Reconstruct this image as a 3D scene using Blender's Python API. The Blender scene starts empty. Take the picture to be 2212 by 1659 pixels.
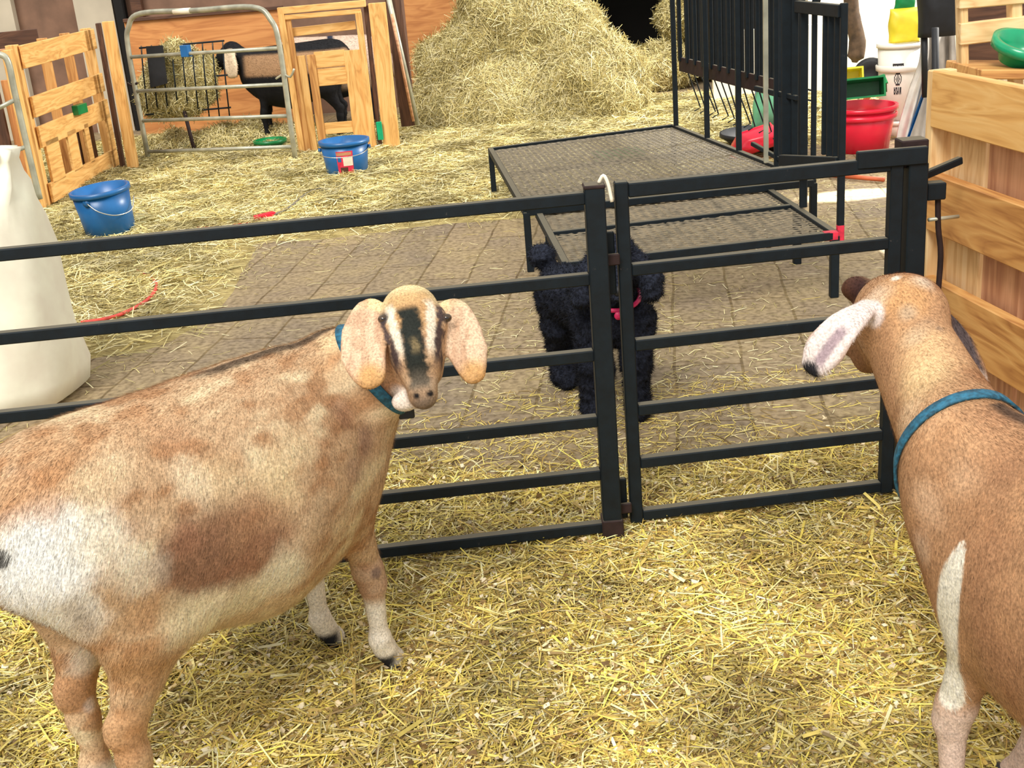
import bpy, bmesh, math, random
import numpy as np
from mathutils import Vector, Matrix, noise
from mathutils.bvhtree import BVHTree
random.seed(7); RNG = np.random.default_rng(11)
sc = bpy.context.scene
COL = sc.collection

# ------------------------------------------------------------------ camera, light, exposure
CAM_F, CAM_P, CAM_R, CAM_H = 2625.0, math.radians(20.447), math.radians(-4.76), 1.6
cF = Vector((0, math.cos(CAM_P), -math.sin(CAM_P)))
_U = Vector((0, math.sin(CAM_P), math.cos(CAM_P))); _R = Vector((1, 0, 0))
cR = math.cos(CAM_R) * _R + math.sin(CAM_R) * _U
cU = -math.sin(CAM_R) * _R + math.cos(CAM_R) * _U
cC = Vector((0, 0, CAM_H))
cam = bpy.data.cameras.new('camera'); camo = bpy.data.objects.new('camera', cam); COL.objects.link(camo)
cam.sensor_fit = 'HORIZONTAL'; cam.sensor_width = 36; cam.lens = 36 * CAM_F / 2212
cam.clip_start = .05; cam.clip_end = 100
camo.matrix_world = Matrix(((cR.x, cU.x, -cF.x, cC.x), (cR.y, cU.y, -cF.y, cC.y), (cR.z, cU.z, -cF.z, cC.z), (0, 0, 0, 1)))
sc.camera = camo

def ray(x, y): return cF + (x - 1106) / CAM_F * cR - (y - 829.5) / CAM_F * cU
def gz(x, y, z=0.0):
    d = ray(x, y); return cC + d * ((z - CAM_H) / d.z)
def gy(x, y, Y):
    d = ray(x, y); return cC + d * (Y / d.y)

w = bpy.data.worlds.new('world'); sc.world = w; w.use_nodes = True
w.node_tree.nodes['Background'].inputs[0].default_value = (1.0, .97, .90, 1)
w.node_tree.nodes['Background'].inputs[1].default_value = 0.95

def lamp(name, kind, energy, loc, target, color=(1, .96, .88), **kw):
    l = bpy.data.lights.new(name, kind); l.energy = energy; l.color = color
    for k, v in kw.items(): setattr(l, k, v)
    o = bpy.data.objects.new(name, l); COL.objects.link(o); o.location = loc
    o.rotation_euler = (Vector(target) - Vector(loc)).to_track_quat('-Z', 'Y').to_euler()
    return o
lamp('sun', 'SUN', 2.6, (-2, -3, 6), (0, 2.2, 0), angle=math.radians(22))
# daylight falling through a door opening at the right of the barn
lamp('door_daylight', 'SPOT', 3200, (7.0, 10.0, 4.5), (1.6, 9.8, 0.2), spot_size=math.radians(60), spot_blend=.6, shadow_soft_size=.6)
lamp('sunbeam', 'SPOT', 16000, (5.2, 8.5, 3.2), gz(2032, 512), spot_size=math.radians(5.5), spot_blend=.25, shadow_soft_size=.03)
lamp('sunbeam', 'SPOT', 14000, (6.2, 7.2, 2.2), gz(1845, 421), spot_size=math.radians(3.6), spot_blend=.25, shadow_soft_size=.03)
sc.view_settings.view_transform = 'Standard'; sc.view_settings.look = 'None'
sc.view_settings.gamma = 1; sc.view_settings.use_curve_mapping = False
sc.view_settings.exposure = 0.16
try: sc.cycles.max_bounces = 6; sc.cycles.use_denoising = True
except Exception: pass

# ------------------------------------------------------------------ helpers
def lin(c):
    return tuple(((v / 255 / 12.92) if v / 255 <= .04045 else ((v / 255 + .055) / 1.055) ** 2.4) for v in c)
def tag(o, label=None, cat=None, group=None, kind=None):
    if label: o['label'] = label
    if cat: o['category'] = cat
    if group: o['group'] = group
    if kind: o['kind'] = kind
    return o
def empty(name, loc, label=None, cat=None, group=None):
    o = bpy.data.objects.new(name, None); COL.objects.link(o); o.location = loc; o.empty_display_size = .1
    return tag(o, label, cat, group)
def parent(o, p):
    if p is not None:
        o.parent = p
        o.matrix_parent_inverse = p_world(p).inverted()
    return o
def p_world(p):
    m = p.matrix_basis.copy()
    if p.parent: m = p_world(p.parent) @ p.matrix_parent_inverse @ m
    return m
def copy_tree(o, par=None):
    c = o.copy(); COL.objects.link(c)
    if par is not None: c.parent = par
    for ch in [x for x in bpy.data.objects if x.parent == o and x != c]: copy_tree(ch, c)
    return c

class NT:
    def __init__(s, name):
        s.m = bpy.data.materials.new(name); s.m.use_nodes = True; s.t = s.m.node_tree; s.b = s.t.nodes['Principled BSDF']
    def n(s, typ, **kw):
        n = s.t.nodes.new(typ)
        for k, v in kw.items():
            if k.startswith('i_'):
                key = k[2:]; key = int(key) if key.isdigit() else key.replace('_', ' ')
                n.inputs[key].default_value = v
            else: setattr(n, k, v)
        return n
    def l(s, a, b): s.t.links.new(a, b)
    def ramp(s, fac, stops):
        r = s.n('ShaderNodeValToRGB'); e = r.color_ramp.elements
        while len(e) < len(stops): e.new(.5)
        for el, (p, c) in zip(e, stops): el.position = p; el.color = (*lin(c), 1)
        s.l(fac, r.inputs[0]); return r.outputs[0]
    def mix(s, fac, a, b, mode='MIX'):
        m = s.n('ShaderNodeMix', data_type='RGBA', blend_type=mode)
        for v, i in ((fac, 0), (a, 6), (b, 7)):
            if hasattr(v, 'links') or hasattr(v, 'is_linked'): s.l(v, m.inputs[i])
            else: m.inputs[i].default_value = v
        return m.outputs[2]
    def base(s, c): s.l(c, s.b.inputs['Base Color'])
    def bump(s, h, strength=.3, dist=.01):
        b = s.n('ShaderNodeBump'); b.inputs['Strength'].default_value = strength; b.inputs['Distance'].default_value = dist
        s.l(h, b.inputs['Height']); s.l(b.outputs[0], s.b.inputs['Normal'])

def mat_plain(name, c, rough=.6, var=.12, scale=12, metal=0, bump=0, spec=.5):
    t = NT(name); tc = t.n('ShaderNodeTexCoord')
    nz = t.n('ShaderNodeTexNoise'); nz.inputs['Scale'].default_value = scale; nz.inputs['Detail'].default_value = 5
    t.l(tc.outputs['Object'], nz.inputs['Vector'])
    lo = tuple(max(0, v * (1 - var)) for v in c); hi = tuple(min(255, v * (1 + var)) for v in c)
    t.base(t.ramp(nz.outputs[0], [(.3, lo), (.7, hi)]))
    t.b.inputs['Roughness'].default_value = rough; t.b.inputs['Metallic'].default_value = metal
    t.b.inputs['Specular IOR Level'].default_value = spec
    if bump: t.bump(nz.outputs[0], bump, .01)
    return t.m
def mat_wood(name, c1, c2, c3, scale=1.0):
    t = NT(name); tc = t.n('ShaderNodeTexCoord'); oi = t.n('ShaderNodeObjectInfo')
    off = t.n('ShaderNodeVectorMath', operation='SCALE'); off.inputs[0].default_value = (7, 3, 5); t.l(oi.outputs['Random'], off.inputs['Scale'])
    ad = t.n('ShaderNodeVectorMath', operation='ADD'); t.l(tc.outputs['Object'], ad.inputs[0]); t.l(off.outputs[0], ad.inputs[1])
    mp = t.n('ShaderNodeMapping'); mp.inputs['Scale'].default_value = (1.3 * scale, 9 * scale, 9 * scale); t.l(ad.outputs[0], mp.inputs[0])
    n1 = t.n('ShaderNodeTexNoise'); n1.inputs['Scale'].default_value = 1.6; n1.inputs['Detail'].default_value = 3; n1.inputs['Distortion'].default_value = .8; t.l(mp.outputs[0], n1.inputs['Vector'])
    mm = t.n('ShaderNodeMath', operation='MULTIPLY'); mm.inputs[1].default_value = 9; t.l(n1.outputs[0], mm.inputs[0])
    fr = t.n('ShaderNodeMath', operation='PINGPONG'); fr.inputs[1].default_value = 1; t.l(mm.outputs[0], fr.inputs[0])
    mp2 = t.n('ShaderNodeMapping'); mp2.inputs['Scale'].default_value = (3, 90, 90); t.l(ad.outputs[0], mp2.inputs[0])
    n2 = t.n('ShaderNodeTexNoise'); n2.inputs['Scale'].default_value = 1; n2.inputs['Detail'].default_value = 3; t.l(mp2.outputs[0], n2.inputs['Vector'])
    g = t.n('ShaderNodeMath', operation='MULTIPLY_ADD'); g.inputs[1].default_value = .5; t.l(fr.outputs[0], g.inputs[0]); 
    h = t.n('ShaderNodeMath', operation='MULTIPLY'); h.inputs[1].default_value = .55; t.l(n2.outputs[0], h.inputs[0]); t.l(h.outputs[0], g.inputs[2])
    c = t.ramp(g.outputs[0], [(.15, c3), (.5, c2), (.85, c1)])
    n3 = t.n('ShaderNodeTexNoise'); n3.inputs['Scale'].default_value = 2.2; t.l(ad.outputs[0], n3.inputs['Vector'])
    c = t.mix(t.ramp(n3.outputs[0], [(.35, (0, 0, 0)), (.75, (150, 150, 150))]), c, (*lin(c2), 1))
    t.base(c); t.b.inputs['Roughness'].default_value = .6; t.bump(g.outputs[0], .15, .004)
    return t.m
def mat_attr(name, rough=.75, sheen=0, noise_amt=.25, scale=160, spec=.25):
    t = NT(name); a = t.n('ShaderNodeAttribute', attribute_name='tint')
    tc = t.n('ShaderNodeTexCoord'); nz = t.n('ShaderNodeTexNoise'); nz.inputs['Scale'].default_value = scale; nz.inputs['Detail'].default_value = 4
    t.l(tc.outputs['Object'], nz.inputs['Vector'])
    k = 1 - noise_amt; v = int(255 * k)
    t.base(t.mix(1.0, a.outputs['Color'], t.ramp(nz.outputs[0], [(.3, (v, v, v)), (.65, (255, 255, 255))]), 'MULTIPLY'))
    t.b.inputs['Roughness'].default_value = rough; t.b.inputs['Specular IOR Level'].default_value = spec
    return t.m
def mat_steel(name, c, chip, rough=.45):
    t = NT(name); tc = t.n('ShaderNodeTexCoord')
    nz = t.n('ShaderNodeTexNoise'); nz.inputs['Scale'].default_value = 22; nz.inputs['Detail'].default_value = 8; nz.inputs['Roughness'].default_value = .7
    t.l(tc.outputs['Object'], nz.inputs['Vector'])
    c1 = t.ramp(nz.outputs[0], [(.35, tuple(v * .7 for v in c)), (.6, c), (.68, c), (.78, chip)])
    geo = t.n('ShaderNodeNewGeometry'); sp = t.n('ShaderNodeSeparateXYZ'); t.l(geo.outputs['Normal'], sp.inputs[0])
    # dust and hay chaff lying on upward faces
    up = t.n('ShaderNodeMapRange'); up.inputs[1].default_value = .75; up.inputs[2].default_value = 1; up.inputs[4].default_value = .55; t.l(sp.outputs[2], up.inputs[0])
    t.base(t.mix(up.outputs[0], c1, (*lin((132, 124, 104)), 1))); t.b.inputs['Specular IOR Level'].default_value = .3
    t.b.inputs['Roughness'].default_value = rough; t.bump(nz.outputs[0], .2, .003)
    return t.m

M = {}
M['black'] = mat_steel('black_steel', (13, 25, 33), (84, 78, 76), .6)
M['rust'] = mat_steel('rusty_steel', (50, 34, 34), (110, 70, 62), .7)
M['galv'] = mat_plain('galvanised_steel', (168, 168, 152), .38, .15, 9, .35)
M['pine'] = mat_wood('pine_board', (240, 196, 128), (228, 176, 104), (194, 138, 74))
M['pine_pale'] = mat_wood('pale_pine', (246, 218, 172), (236, 200, 146), (206, 160, 106))
M['oak'] = mat_wood('honey_board', (222, 172, 106), (204, 148, 84), (156, 98, 50), .8)
M['ply'] = mat_wood('orange_plywood', (222, 158, 96), (206, 140, 82), (178, 112, 62), .6)
M['pinkwood'] = mat_wood('pink_cedar', (222, 170, 132), (200, 148, 110), (168, 112, 82), .7)
M['brownwall'] = mat_plain('brown_wall', (128, 98, 80), .8, .12, 5)
M['darkwood'] = mat_wood('dark_wood', (104, 70, 50), (84, 54, 38), (58, 36, 26))
M['blue'] = mat_plain('blue_plastic', (24, 96, 158), .35, .1, 6)
M['white'] = mat_plain('white_paint', (238, 230, 212), .6, .03, 4)
M['whiteplast'] = mat_plain('white_plastic', (236, 232, 224), .35, .03, 5)
M['red'] = mat_plain('red_plastic', (226, 30, 60), .25, .05, 5)
M['green'] = mat_plain('green_plastic', (14, 120, 66), .3, .1, 8)
M['mint'] = mat_plain('mint_plastic', (20, 160, 112), .25, .1, 8)
M['paleg'] = mat_plain('pale_green', (96, 170, 132), .5, .15, 8)
M['yellow'] = mat_plain('yellow_bag', (226, 206, 50), .4, .06, 8)
M['cable'] = mat_plain('red_cable', (206, 72, 62), .5, .15, 20)
M['greycord'] = mat_plain('grey_cord', (110, 104, 92), .6, .15, 20)
M['ink'] = mat_plain('black_ink', (46, 44, 50), .6, .1, 8)
M['blk'] = mat_plain('black_rubber', (22, 24, 30), .6, .2, 18)
M['void'] = mat_plain('dark_recess', (16, 15, 14), .9, .2, 4)  # near-black colour puts the unlit bay's darkness into its walls
M['collar'] = mat_plain('blue_collar', (34, 92, 118), .7, .3, 90, bump=.3)
M['steelring'] = mat_plain('bright_steel', (205, 205, 200), .25, .05, 5, .9)
M['eye'] = mat_plain('eye_glass', (30, 28, 34), .08, .1, 40)
M['eyewhite'] = mat_plain('eye_iris', (176, 160, 120), .1, .1, 40)
M['iris'] = mat_plain('amber_iris', (70, 56, 44), .12, .2, 60)
M['hoof'] = mat_plain('hoof_horn', (46, 46, 50), .5, .3, 40)
M['pink'] = mat_plain('magenta_tag', (214, 40, 100), .4, .05, 8)
M['orange'] = mat_plain('orange_pipe', (190, 92, 52), .5, .1, 8)
M['skyblue'] = mat_plain('sky_blue_bag', (110, 150, 210), .5, .1, 8)
M['brownfabric'] = mat_plain('brown_cloth', (82, 64, 48), .8, .25, 20, bump=.3)
M['coat'] = mat_attr('goat_coat', .8, noise_amt=.22, scale=220)
M['dogcoat'] = mat_attr('dog_coat', .9, noise_amt=.5, scale=120)
M['straw'] = mat_attr('straw_strand', .55, noise_amt=.1, scale=40, spec=.35)

def new_mesh_obj(name, verts, faces, mat, par=None, smooth=False):
    me = bpy.data.meshes.new(name); me.from_pydata([tuple(v) for v in verts], [], faces); me.update()
    if mat: me.materials.append(M[mat] if isinstance(mat, str) else mat)
    if smooth: me.polygons.foreach_set('use_smooth', [True] * len(me.polygons))
    o = bpy.data.objects.new(name, me); COL.objects.link(o)
    return parent(o, par)
def np_mesh(name, V, F, mat, par=None, smooth=True, tint=None, normals=None):
    """V (n,3) float, F (m,k) int uniform polygons"""
    me = bpy.data.meshes.new(name); k = F.shape[1]
    me.vertices.add(len(V)); me.vertices.foreach_set('co', np.ascontiguousarray(V, dtype=np.float32).ravel())
    me.loops.add(F.size); me.loops.foreach_set('vertex_index', np.ascontiguousarray(F, dtype=np.int32).ravel())
    me.polygons.add(len(F)); me.polygons.foreach_set('loop_start', np.arange(0, F.size, k, dtype=np.int32))
    me.polygons.foreach_set('loop_total', np.full(len(F), k, dtype=np.int32))
    me.update(calc_edges=True)
    me.polygons.foreach_set('use_smooth', np.full(len(F), smooth))
    if tint is not None:
        a = me.color_attributes.new('tint', 'FLOAT_COLOR', 'POINT')
        a.data.foreach_set('color', np.concatenate([tint, np.ones((len(tint), 1))], 1).astype(np.float32).ravel())
    if normals is not None: me.normals_split_custom_set_from_vertices(normals.tolist())
    if mat: me.materials.append(M[mat] if isinstance(mat, str) else mat)
    o = bpy.data.objects.new(name, me); COL.objects.link(o)
    return parent(o, par)
def frame(d, up=Vector((0, 0, 1))):
    x = Vector(d).normalized(); up = Vector(up)
    if abs(x.dot(up.normalized())) > .98: up = Vector((0, 1, 0))
    y = up.cross(x).normalized(); z = x.cross(y)
    return x, y, z
def board(name, p, q, w_, t_, mat, par=None, up=(0, 0, 1), bev=.003):
    """rectangular bar from p to q: w_ = size along up, t_ = thickness"""
    p = Vector(p); q = Vector(q); x, y, z = frame(q - p, up); L = (q - p).length
    bm = bmesh.new(); bmesh.ops.create_cube(bm, size=1)
    for v in bm.verts: v.co = Vector((v.co.x * L, v.co.y * t_, v.co.z * w_))
    if bev: bmesh.ops.bevel(bm, geom=bm.edges[:], offset=min(bev, t_ * .3, w_ * .3), segments=1, affect='EDGES')
    me = bpy.data.meshes.new(name); bm.to_mesh(me); bm.free(); me.materials.append(M[mat])
    o = bpy.data.objects.new(name, me); COL.objects.link(o)
    c = (p + q) / 2
    o.matrix_basis = Matrix(((x.x, y.x, z.x, c.x), (x.y, y.y, z.y, c.y), (x.z, y.z, z.z, c.z), (0, 0, 0, 1)))
    return parent(o, par)
def tube_geo(pts, r, seg=10, closed=False):
    pts = [Vector(p) for p in pts]; n = len(pts); V = []; F = []
    rr = r if isinstance(r, (list, tuple)) else [r] * n
    N = None
    for i in range(n):
        if closed: d = pts[(i + 1) % n] - pts[i - 1]
        else: d = pts[min(i + 1, n - 1)] - pts[max(i - 1, 0)]
        d.normalize()
        if N is None: N = d.orthogonal().normalized()
        else: N = (N - d * N.dot(d)).normalized()
        B = d.cross(N)
        for k in range(seg):
            a = 2 * math.pi * k / seg
            V.append(pts[i] + (N * math.cos(a) + B * math.sin(a)) * rr[i])
    m = n if closed else n - 1
    for i in range(m):
        for k in range(seg):
            a = i * seg + k; b = i * seg + (k + 1) % seg; c = ((i + 1) % n) * seg + (k + 1) % seg; d_ = ((i + 1) % n) * seg + k
            F.append((a, b, c, d_))
    if not closed: F.append(tuple(range(seg))[::-1]); F.append(tuple((n - 1) * seg + k for k in range(seg)))
    return V, F
def smooth_path(pts, n=8, closed=False):
    pts = [Vector(p) for p in pts]; out = []; m = len(pts)
    for i in range(m if closed else m - 1):
        if closed: p0, p1, p2, p3 = pts[i - 1], pts[i], pts[(i + 1) % m], pts[(i + 2) % m]
        else: p0, p1, p2, p3 = pts[max(i - 1, 0)], pts[i], pts[i + 1], pts[min(i + 2, m - 1)]
        for k in range(n):
            t = k / n
            out.append(.5 * ((2 * p1) + (p2 - p0) * t + (2 * p0 - 5 * p1 + 4 * p2 - p3) * t * t + (3 * p1 - p0 - 3 * p2 + p3) * t ** 3))
    if not closed: out.append(pts[-1])
    return out
def tube(name, pts, r, mat, par=None, seg=10, closed=False):
    V, F = tube_geo(pts, r, seg, closed)
    return new_mesh_obj(name, V, F, mat, par, True)
def lathe(name, prof, mat, par=None, loc=(0, 0, 0), seg=40, axis=(0, 0, 1), sx=1.0, sy=1.0, xdir=None):
    """prof: list of (radius, height); closed at both ends when r=0"""
    x, y, z = None, None, Vector(axis).normalized()
    x = (Vector(xdir) if xdir else z.orthogonal()).normalized(); x = (x - z * x.dot(z)).normalized(); y = z.cross(x)
    V = []; F = []; loc = Vector(loc)
    for r, h in prof:
        for k in range(seg):
            a = 2 * math.pi * k / seg
            V.append(loc + x * (r * math.cos(a) * sx) + y * (r * math.sin(a) * sy) + z * h)
    for i in range(len(prof) - 1):
        for k in range(seg):
            F.append((i * seg + k, i * seg + (k + 1) % seg, (i + 1) * seg + (k + 1) % seg, (i + 1) * seg + k))
    return new_mesh_obj(name, V, F, mat, par, True)

# ---- implicit surfaces: primitives blended on a grid, turned into one mesh
class Field:
    def __init__(s, lo, hi, h):
        s.lo = np.array(lo, float); s.h = h
        s.n = np.ceil((np.array(hi) - s.lo) / h).astype(int) + 1
        s.f = np.full(s.n, .3, np.float32)
    def region(s, lo, hi):
        a = np.clip(np.floor((np.array(lo) - s.lo) / s.h).astype(int), 0, s.n - 1); b = np.clip(np.ceil((np.array(hi) - s.lo) / s.h).astype(int) + 1, 1, s.n)
        sl = tuple(slice(i, j) for i, j in zip(a, b))
        g = np.meshgrid(*[s.lo[i] + np.arange(a[i], b[i]) * s.h for i in range(3)], indexing='ij')
        return sl, np.stack(g, -1).astype(np.float32)
    def blend(s, sl, d, k):
        a = s.f[sl]; h = np.maximum(k - np.abs(a - d), 0) / k
        s.f[sl] = np.minimum(a, d) - h * h * k * .25
    def seg(s, a, b, ra, rb, k=.03, side=None):
        """tapered limb; ra/rb are radii or (r along side, r across); side = unit vector of the first radius"""
        a = np.array(a, float); b = np.array(b, float)
        ra = ra if isinstance(ra, tuple) else (ra, ra); rb = rb if isinstance(rb, tuple) else (rb, rb)
        m = max(max(ra), max(rb)) + k + .01
        sl, P = s.region(np.minimum(a, b) - m, np.maximum(a, b) + m)
        if P.size == 0: return
        d = b - a; t = np.clip(((P - a) @ d) / max(d @ d, 1e-9), 0, 1)
        q = P - a - t[..., None] * d
        r1 = ra[0] + (rb[0] - ra[0]) * t
        if side is None: D = np.sqrt((q * q).sum(-1)) - r1
        else:
            sd = np.array(side, float); sd /= np.linalg.norm(sd); r2 = ra[1] + (rb[1] - ra[1]) * t
            u = q @ sd; v2 = np.maximum((q * q).sum(-1) - u * u, 0)
            D = (np.sqrt((u / r1) ** 2 + v2 / r2 ** 2) - 1) * np.minimum(r1, r2)
        s.blend(sl, D, k)
    def ell(s, c, ax, r, k=.03):
        c = np.array(c, float); m = max(r) + k + .01; sl, P = s.region(c - m, c + m)
        if P.size == 0: return
        q = P - c; A = np.array([list(v) for v in ax], float)
        u = q @ A.T / np.array(r); k0 = np.sqrt((u * u).sum(-1)); k1 = np.sqrt(((u / np.array(r)) ** 2).sum(-1)) + 1e-6
        s.blend(sl, k0 * (k0 - 1) / k1, k)
    def mesh(s):
        f = s.f; n = f.shape; ins = f < 0
        c = np.zeros((n[0] - 1, n[1] - 1, n[2] - 1), np.int8)
        for i in (0, 1):
            for j in (0, 1):
                for l in (0, 1): c += ins[i:n[0] - 1 + i, j:n[1] - 1 + j, l:n[2] - 1 + l]
        act = (c > 0) & (c < 8); idx = np.argwhere(act); ids = np.full(act.shape, -1, np.int32); ids[act] = np.arange(len(idx))
        acc = np.zeros((len(idx), 3)); cnt = np.zeros(len(idx))
        for ax in range(3):
            o1, o2 = [x for x in range(3) if x != ax]
            for i in (0, 1):
                for j in (0, 1):
                    p = idx.copy(); p[:, o1] += i; p[:, o2] += j; q = p.copy(); q[:, ax] += 1
                    fa = f[tuple(p.T)]; fb = f[tuple(q.T)]; m = (fa < 0) != (fb < 0)
                    t = np.where(m, fa / np.where(m, fa - fb, 1), 0); pt = p.astype(float); pt[:, ax] += t
                    acc[m] += pt[m]; cnt[m] += 1
        V = s.lo + acc / cnt[:, None] * s.h
        Q = []
        for ax in range(3):
            o1, o2 = [(1, 2), (2, 0), (0, 1)][ax]
            sl0 = [slice(None)] * 3; sl1 = [slice(None)] * 3; sl0[ax] = slice(0, n[ax] - 1); sl1[ax] = slice(1, n[ax])
            ia = ins[tuple(sl0)]; ib = ins[tuple(sl1)]
            for flag in (0, 1):
                e = np.argwhere((ia & ~ib) if flag == 0 else (~ia & ib))
                e = e[(e[:, o1] > 0) & (e[:, o2] > 0) & (e[:, o1] < n[o1] - 1) & (e[:, o2] < n[o2] - 1)]
                cs = []
                for (i, j) in ((-1, -1), (0, -1), (0, 0), (-1, 0)):
                    p = e.copy(); p[:, o1] += i; p[:, o2] += j; cs.append(ids[tuple(p.T)])
                cs = np.stack(cs, 1)
                if flag: cs = cs[:, ::-1]
                Q.append(cs)
        return V, np.concatenate(Q)
def relax(V, F, it=2, lam=.5):
    e = np.concatenate([F[:, [i, (i + 1) % 4]] for i in range(4)])
    for _ in range(it):
        a = np.zeros_like(V); n = np.zeros(len(V))
        for j in range(3): a[:, j] = np.bincount(e[:, 0], V[e[:, 1], j], len(V)) + np.bincount(e[:, 1], V[e[:, 0], j], len(V))
        n = np.bincount(e[:, 0], minlength=len(V)) + np.bincount(e[:, 1], minlength=len(V))
        V = V + lam * (a / np.maximum(n, 1)[:, None] - V)
    return V
def vnormals(V, F):
    nf = np.cross(V[F[:, 2]] - V[F[:, 0]], V[F[:, 3]] - V[F[:, 1]]); N = np.zeros_like(V)
    for i in range(4):
        for j in range(3): N[:, j] += np.bincount(F[:, i], nf[:, j], len(V))
    return N / np.maximum(np.linalg.norm(N, axis=1), 1e-9)[:, None], np.linalg.norm(nf, axis=1) / 2
def sstep(x, a, b):
    t = np.clip((x - a) / (b - a), 0, 1); return t * t * (3 - 2 * t)
def vnoise(P, scale, seed=0):
    """smooth value noise, vectorised, about 0..1"""
    p = P * scale + seed * 17.3; i = np.floor(p).astype(np.int64); f = p - i; f = f * f * (3 - 2 * f)
    def hsh(a): 
        h = (a[:, 0] * 73856093) ^ (a[:, 1] * 19349663) ^ (a[:, 2] * 83492791); h = (h ^ (h >> 13)) * 1274126177 & 0x7fffffff
        return ((h ^ (h >> 16)) & 0xffff) / 65535.0
    r = 0
    for dx in (0, 1):
        for dy in (0, 1):
            for dz in (0, 1):
                r = r + hsh(i + np.array([dx, dy, dz])) * (f[:, 0] if dx else 1 - f[:, 0]) * (f[:, 1] if dy else 1 - f[:, 1]) * (f[:, 2] if dz else 1 - f[:, 2])
    return r
def sample_surface(V, F, n, keep=None):
    N, area = vnormals(V, F)
    if keep is not None: area = area * keep(V[F].mean(1))
    fi = RNG.choice(len(F), n, p=area / area.sum()); u = RNG.random(n)[:, None]; v = RNG.random(n)[:, None]
    q = V[F[fi]]; nn = N[F[fi]]
    P = q[:, 0] * (1 - u) * (1 - v) + q[:, 1] * u * (1 - v) + q[:, 2] * u * v + q[:, 3] * (1 - u) * v
    NN = nn[:, 0] * (1 - u) * (1 - v) + nn[:, 1] * u * (1 - v) + nn[:, 2] * u * v + nn[:, 3] * (1 - u) * v
    return P, NN / np.linalg.norm(NN, axis=1)[:, None], fi
def furry(name, V, F, tint, nfur, flow, length, width, mat, par=None, curl=0, keep=None, lift=.3, jitter=.22):
    """one mesh: skin plus short hairs rooted on it"""
    N, _ = vnormals(V, F)
    P, NN, fi = sample_surface(V, F, nfur, keep)
    fl = flow(P) + RNG.normal(0, .15 + curl, P.shape); fl = fl - NN * (fl * NN).sum(1)[:, None]; fl /= np.maximum(np.linalg.norm(fl, axis=1), 1e-6)[:, None]
    L = length(P)[:, None] * RNG.uniform(.6, 1.3, (nfur, 1)); sd = np.cross(fl, NN) * width / 2
    a = P - NN * .001 - sd; b = P - NN * .001 + sd; c = P + fl * L + NN * L * lift * RNG.uniform(.3, 1.4, (nfur, 1))
    T = tint[F[fi, 0]] * (1 + RNG.normal(0, jitter, (nfur, 1))); T = np.clip(T, 0, 1)
    hv = np.stack([a, b, c], 1).reshape(-1, 3); hf = np.arange(nfur * 3).reshape(-1, 3) + len(V)
    tri = np.concatenate([F[:, [0, 1, 2]], F[:, [0, 2, 3]], hf])
    nrm = np.concatenate([N, np.repeat(NN, 3, 0)])
    return np_mesh(name, np.concatenate([V, hv]), tri, mat, par, True, np.concatenate([tint, np.repeat(T, 3, 0)]), nrm)
def bvh_of(V, F): return BVHTree.FromPolygons([tuple(v) for v in V], [tuple(int(i) for i in f) for f in F])
def hit(b, x, y):
    r = b.ray_cast(cC, ray(x, y).normalized()); return np.array(r[0]) if r[0] is not None else None
def band(name, b, c, axis, wd, mat, par, off=.004, seg=56, th=.003, start=.0):
    """strap hugging a neck: rays from the neck's centre out to its skin"""
    c = Vector(c); z = Vector(axis).normalized(); x = z.orthogonal().normalized(); y = z.cross(x); V = []; rows = []
    R = []
    for k in range(seg):
        a = 2 * math.pi * k / seg; d = x * math.cos(a) + y * math.sin(a)
        rs = []
        for s in (-.5, .5):
            h = b.ray_cast(c + z * wd * s, d); rs.append((h[3] if h[0] is not None and h[3] < .3 else .08))
        R.append(rs)
    R = np.array(R)
    for _ in range(3): R = (R + np.roll(R, 1, 0) + np.roll(R, -1, 0)) / 3
    for k in range(seg):
        a = 2 * math.pi * k / seg; d = x * math.cos(a) + y * math.sin(a); r0, r1 = R[k]
        V += [c - z * wd / 2 + d * (r0 + off - th), c - z * wd / 2 + d * (r0 + off + th), c + z * wd / 2 + d * (r1 + off + th), c + z * wd / 2 + d * (r1 + off - th)]
    F = [(4 * k + j, 4 * ((k + 1) % seg) + j, 4 * ((k + 1) % seg) + (j + 1) % 4, 4 * k + (j + 1) % 4) for k in range(seg) for j in range(4)]
    return new_mesh_obj(name, V, F, mat, par, True), V

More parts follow.
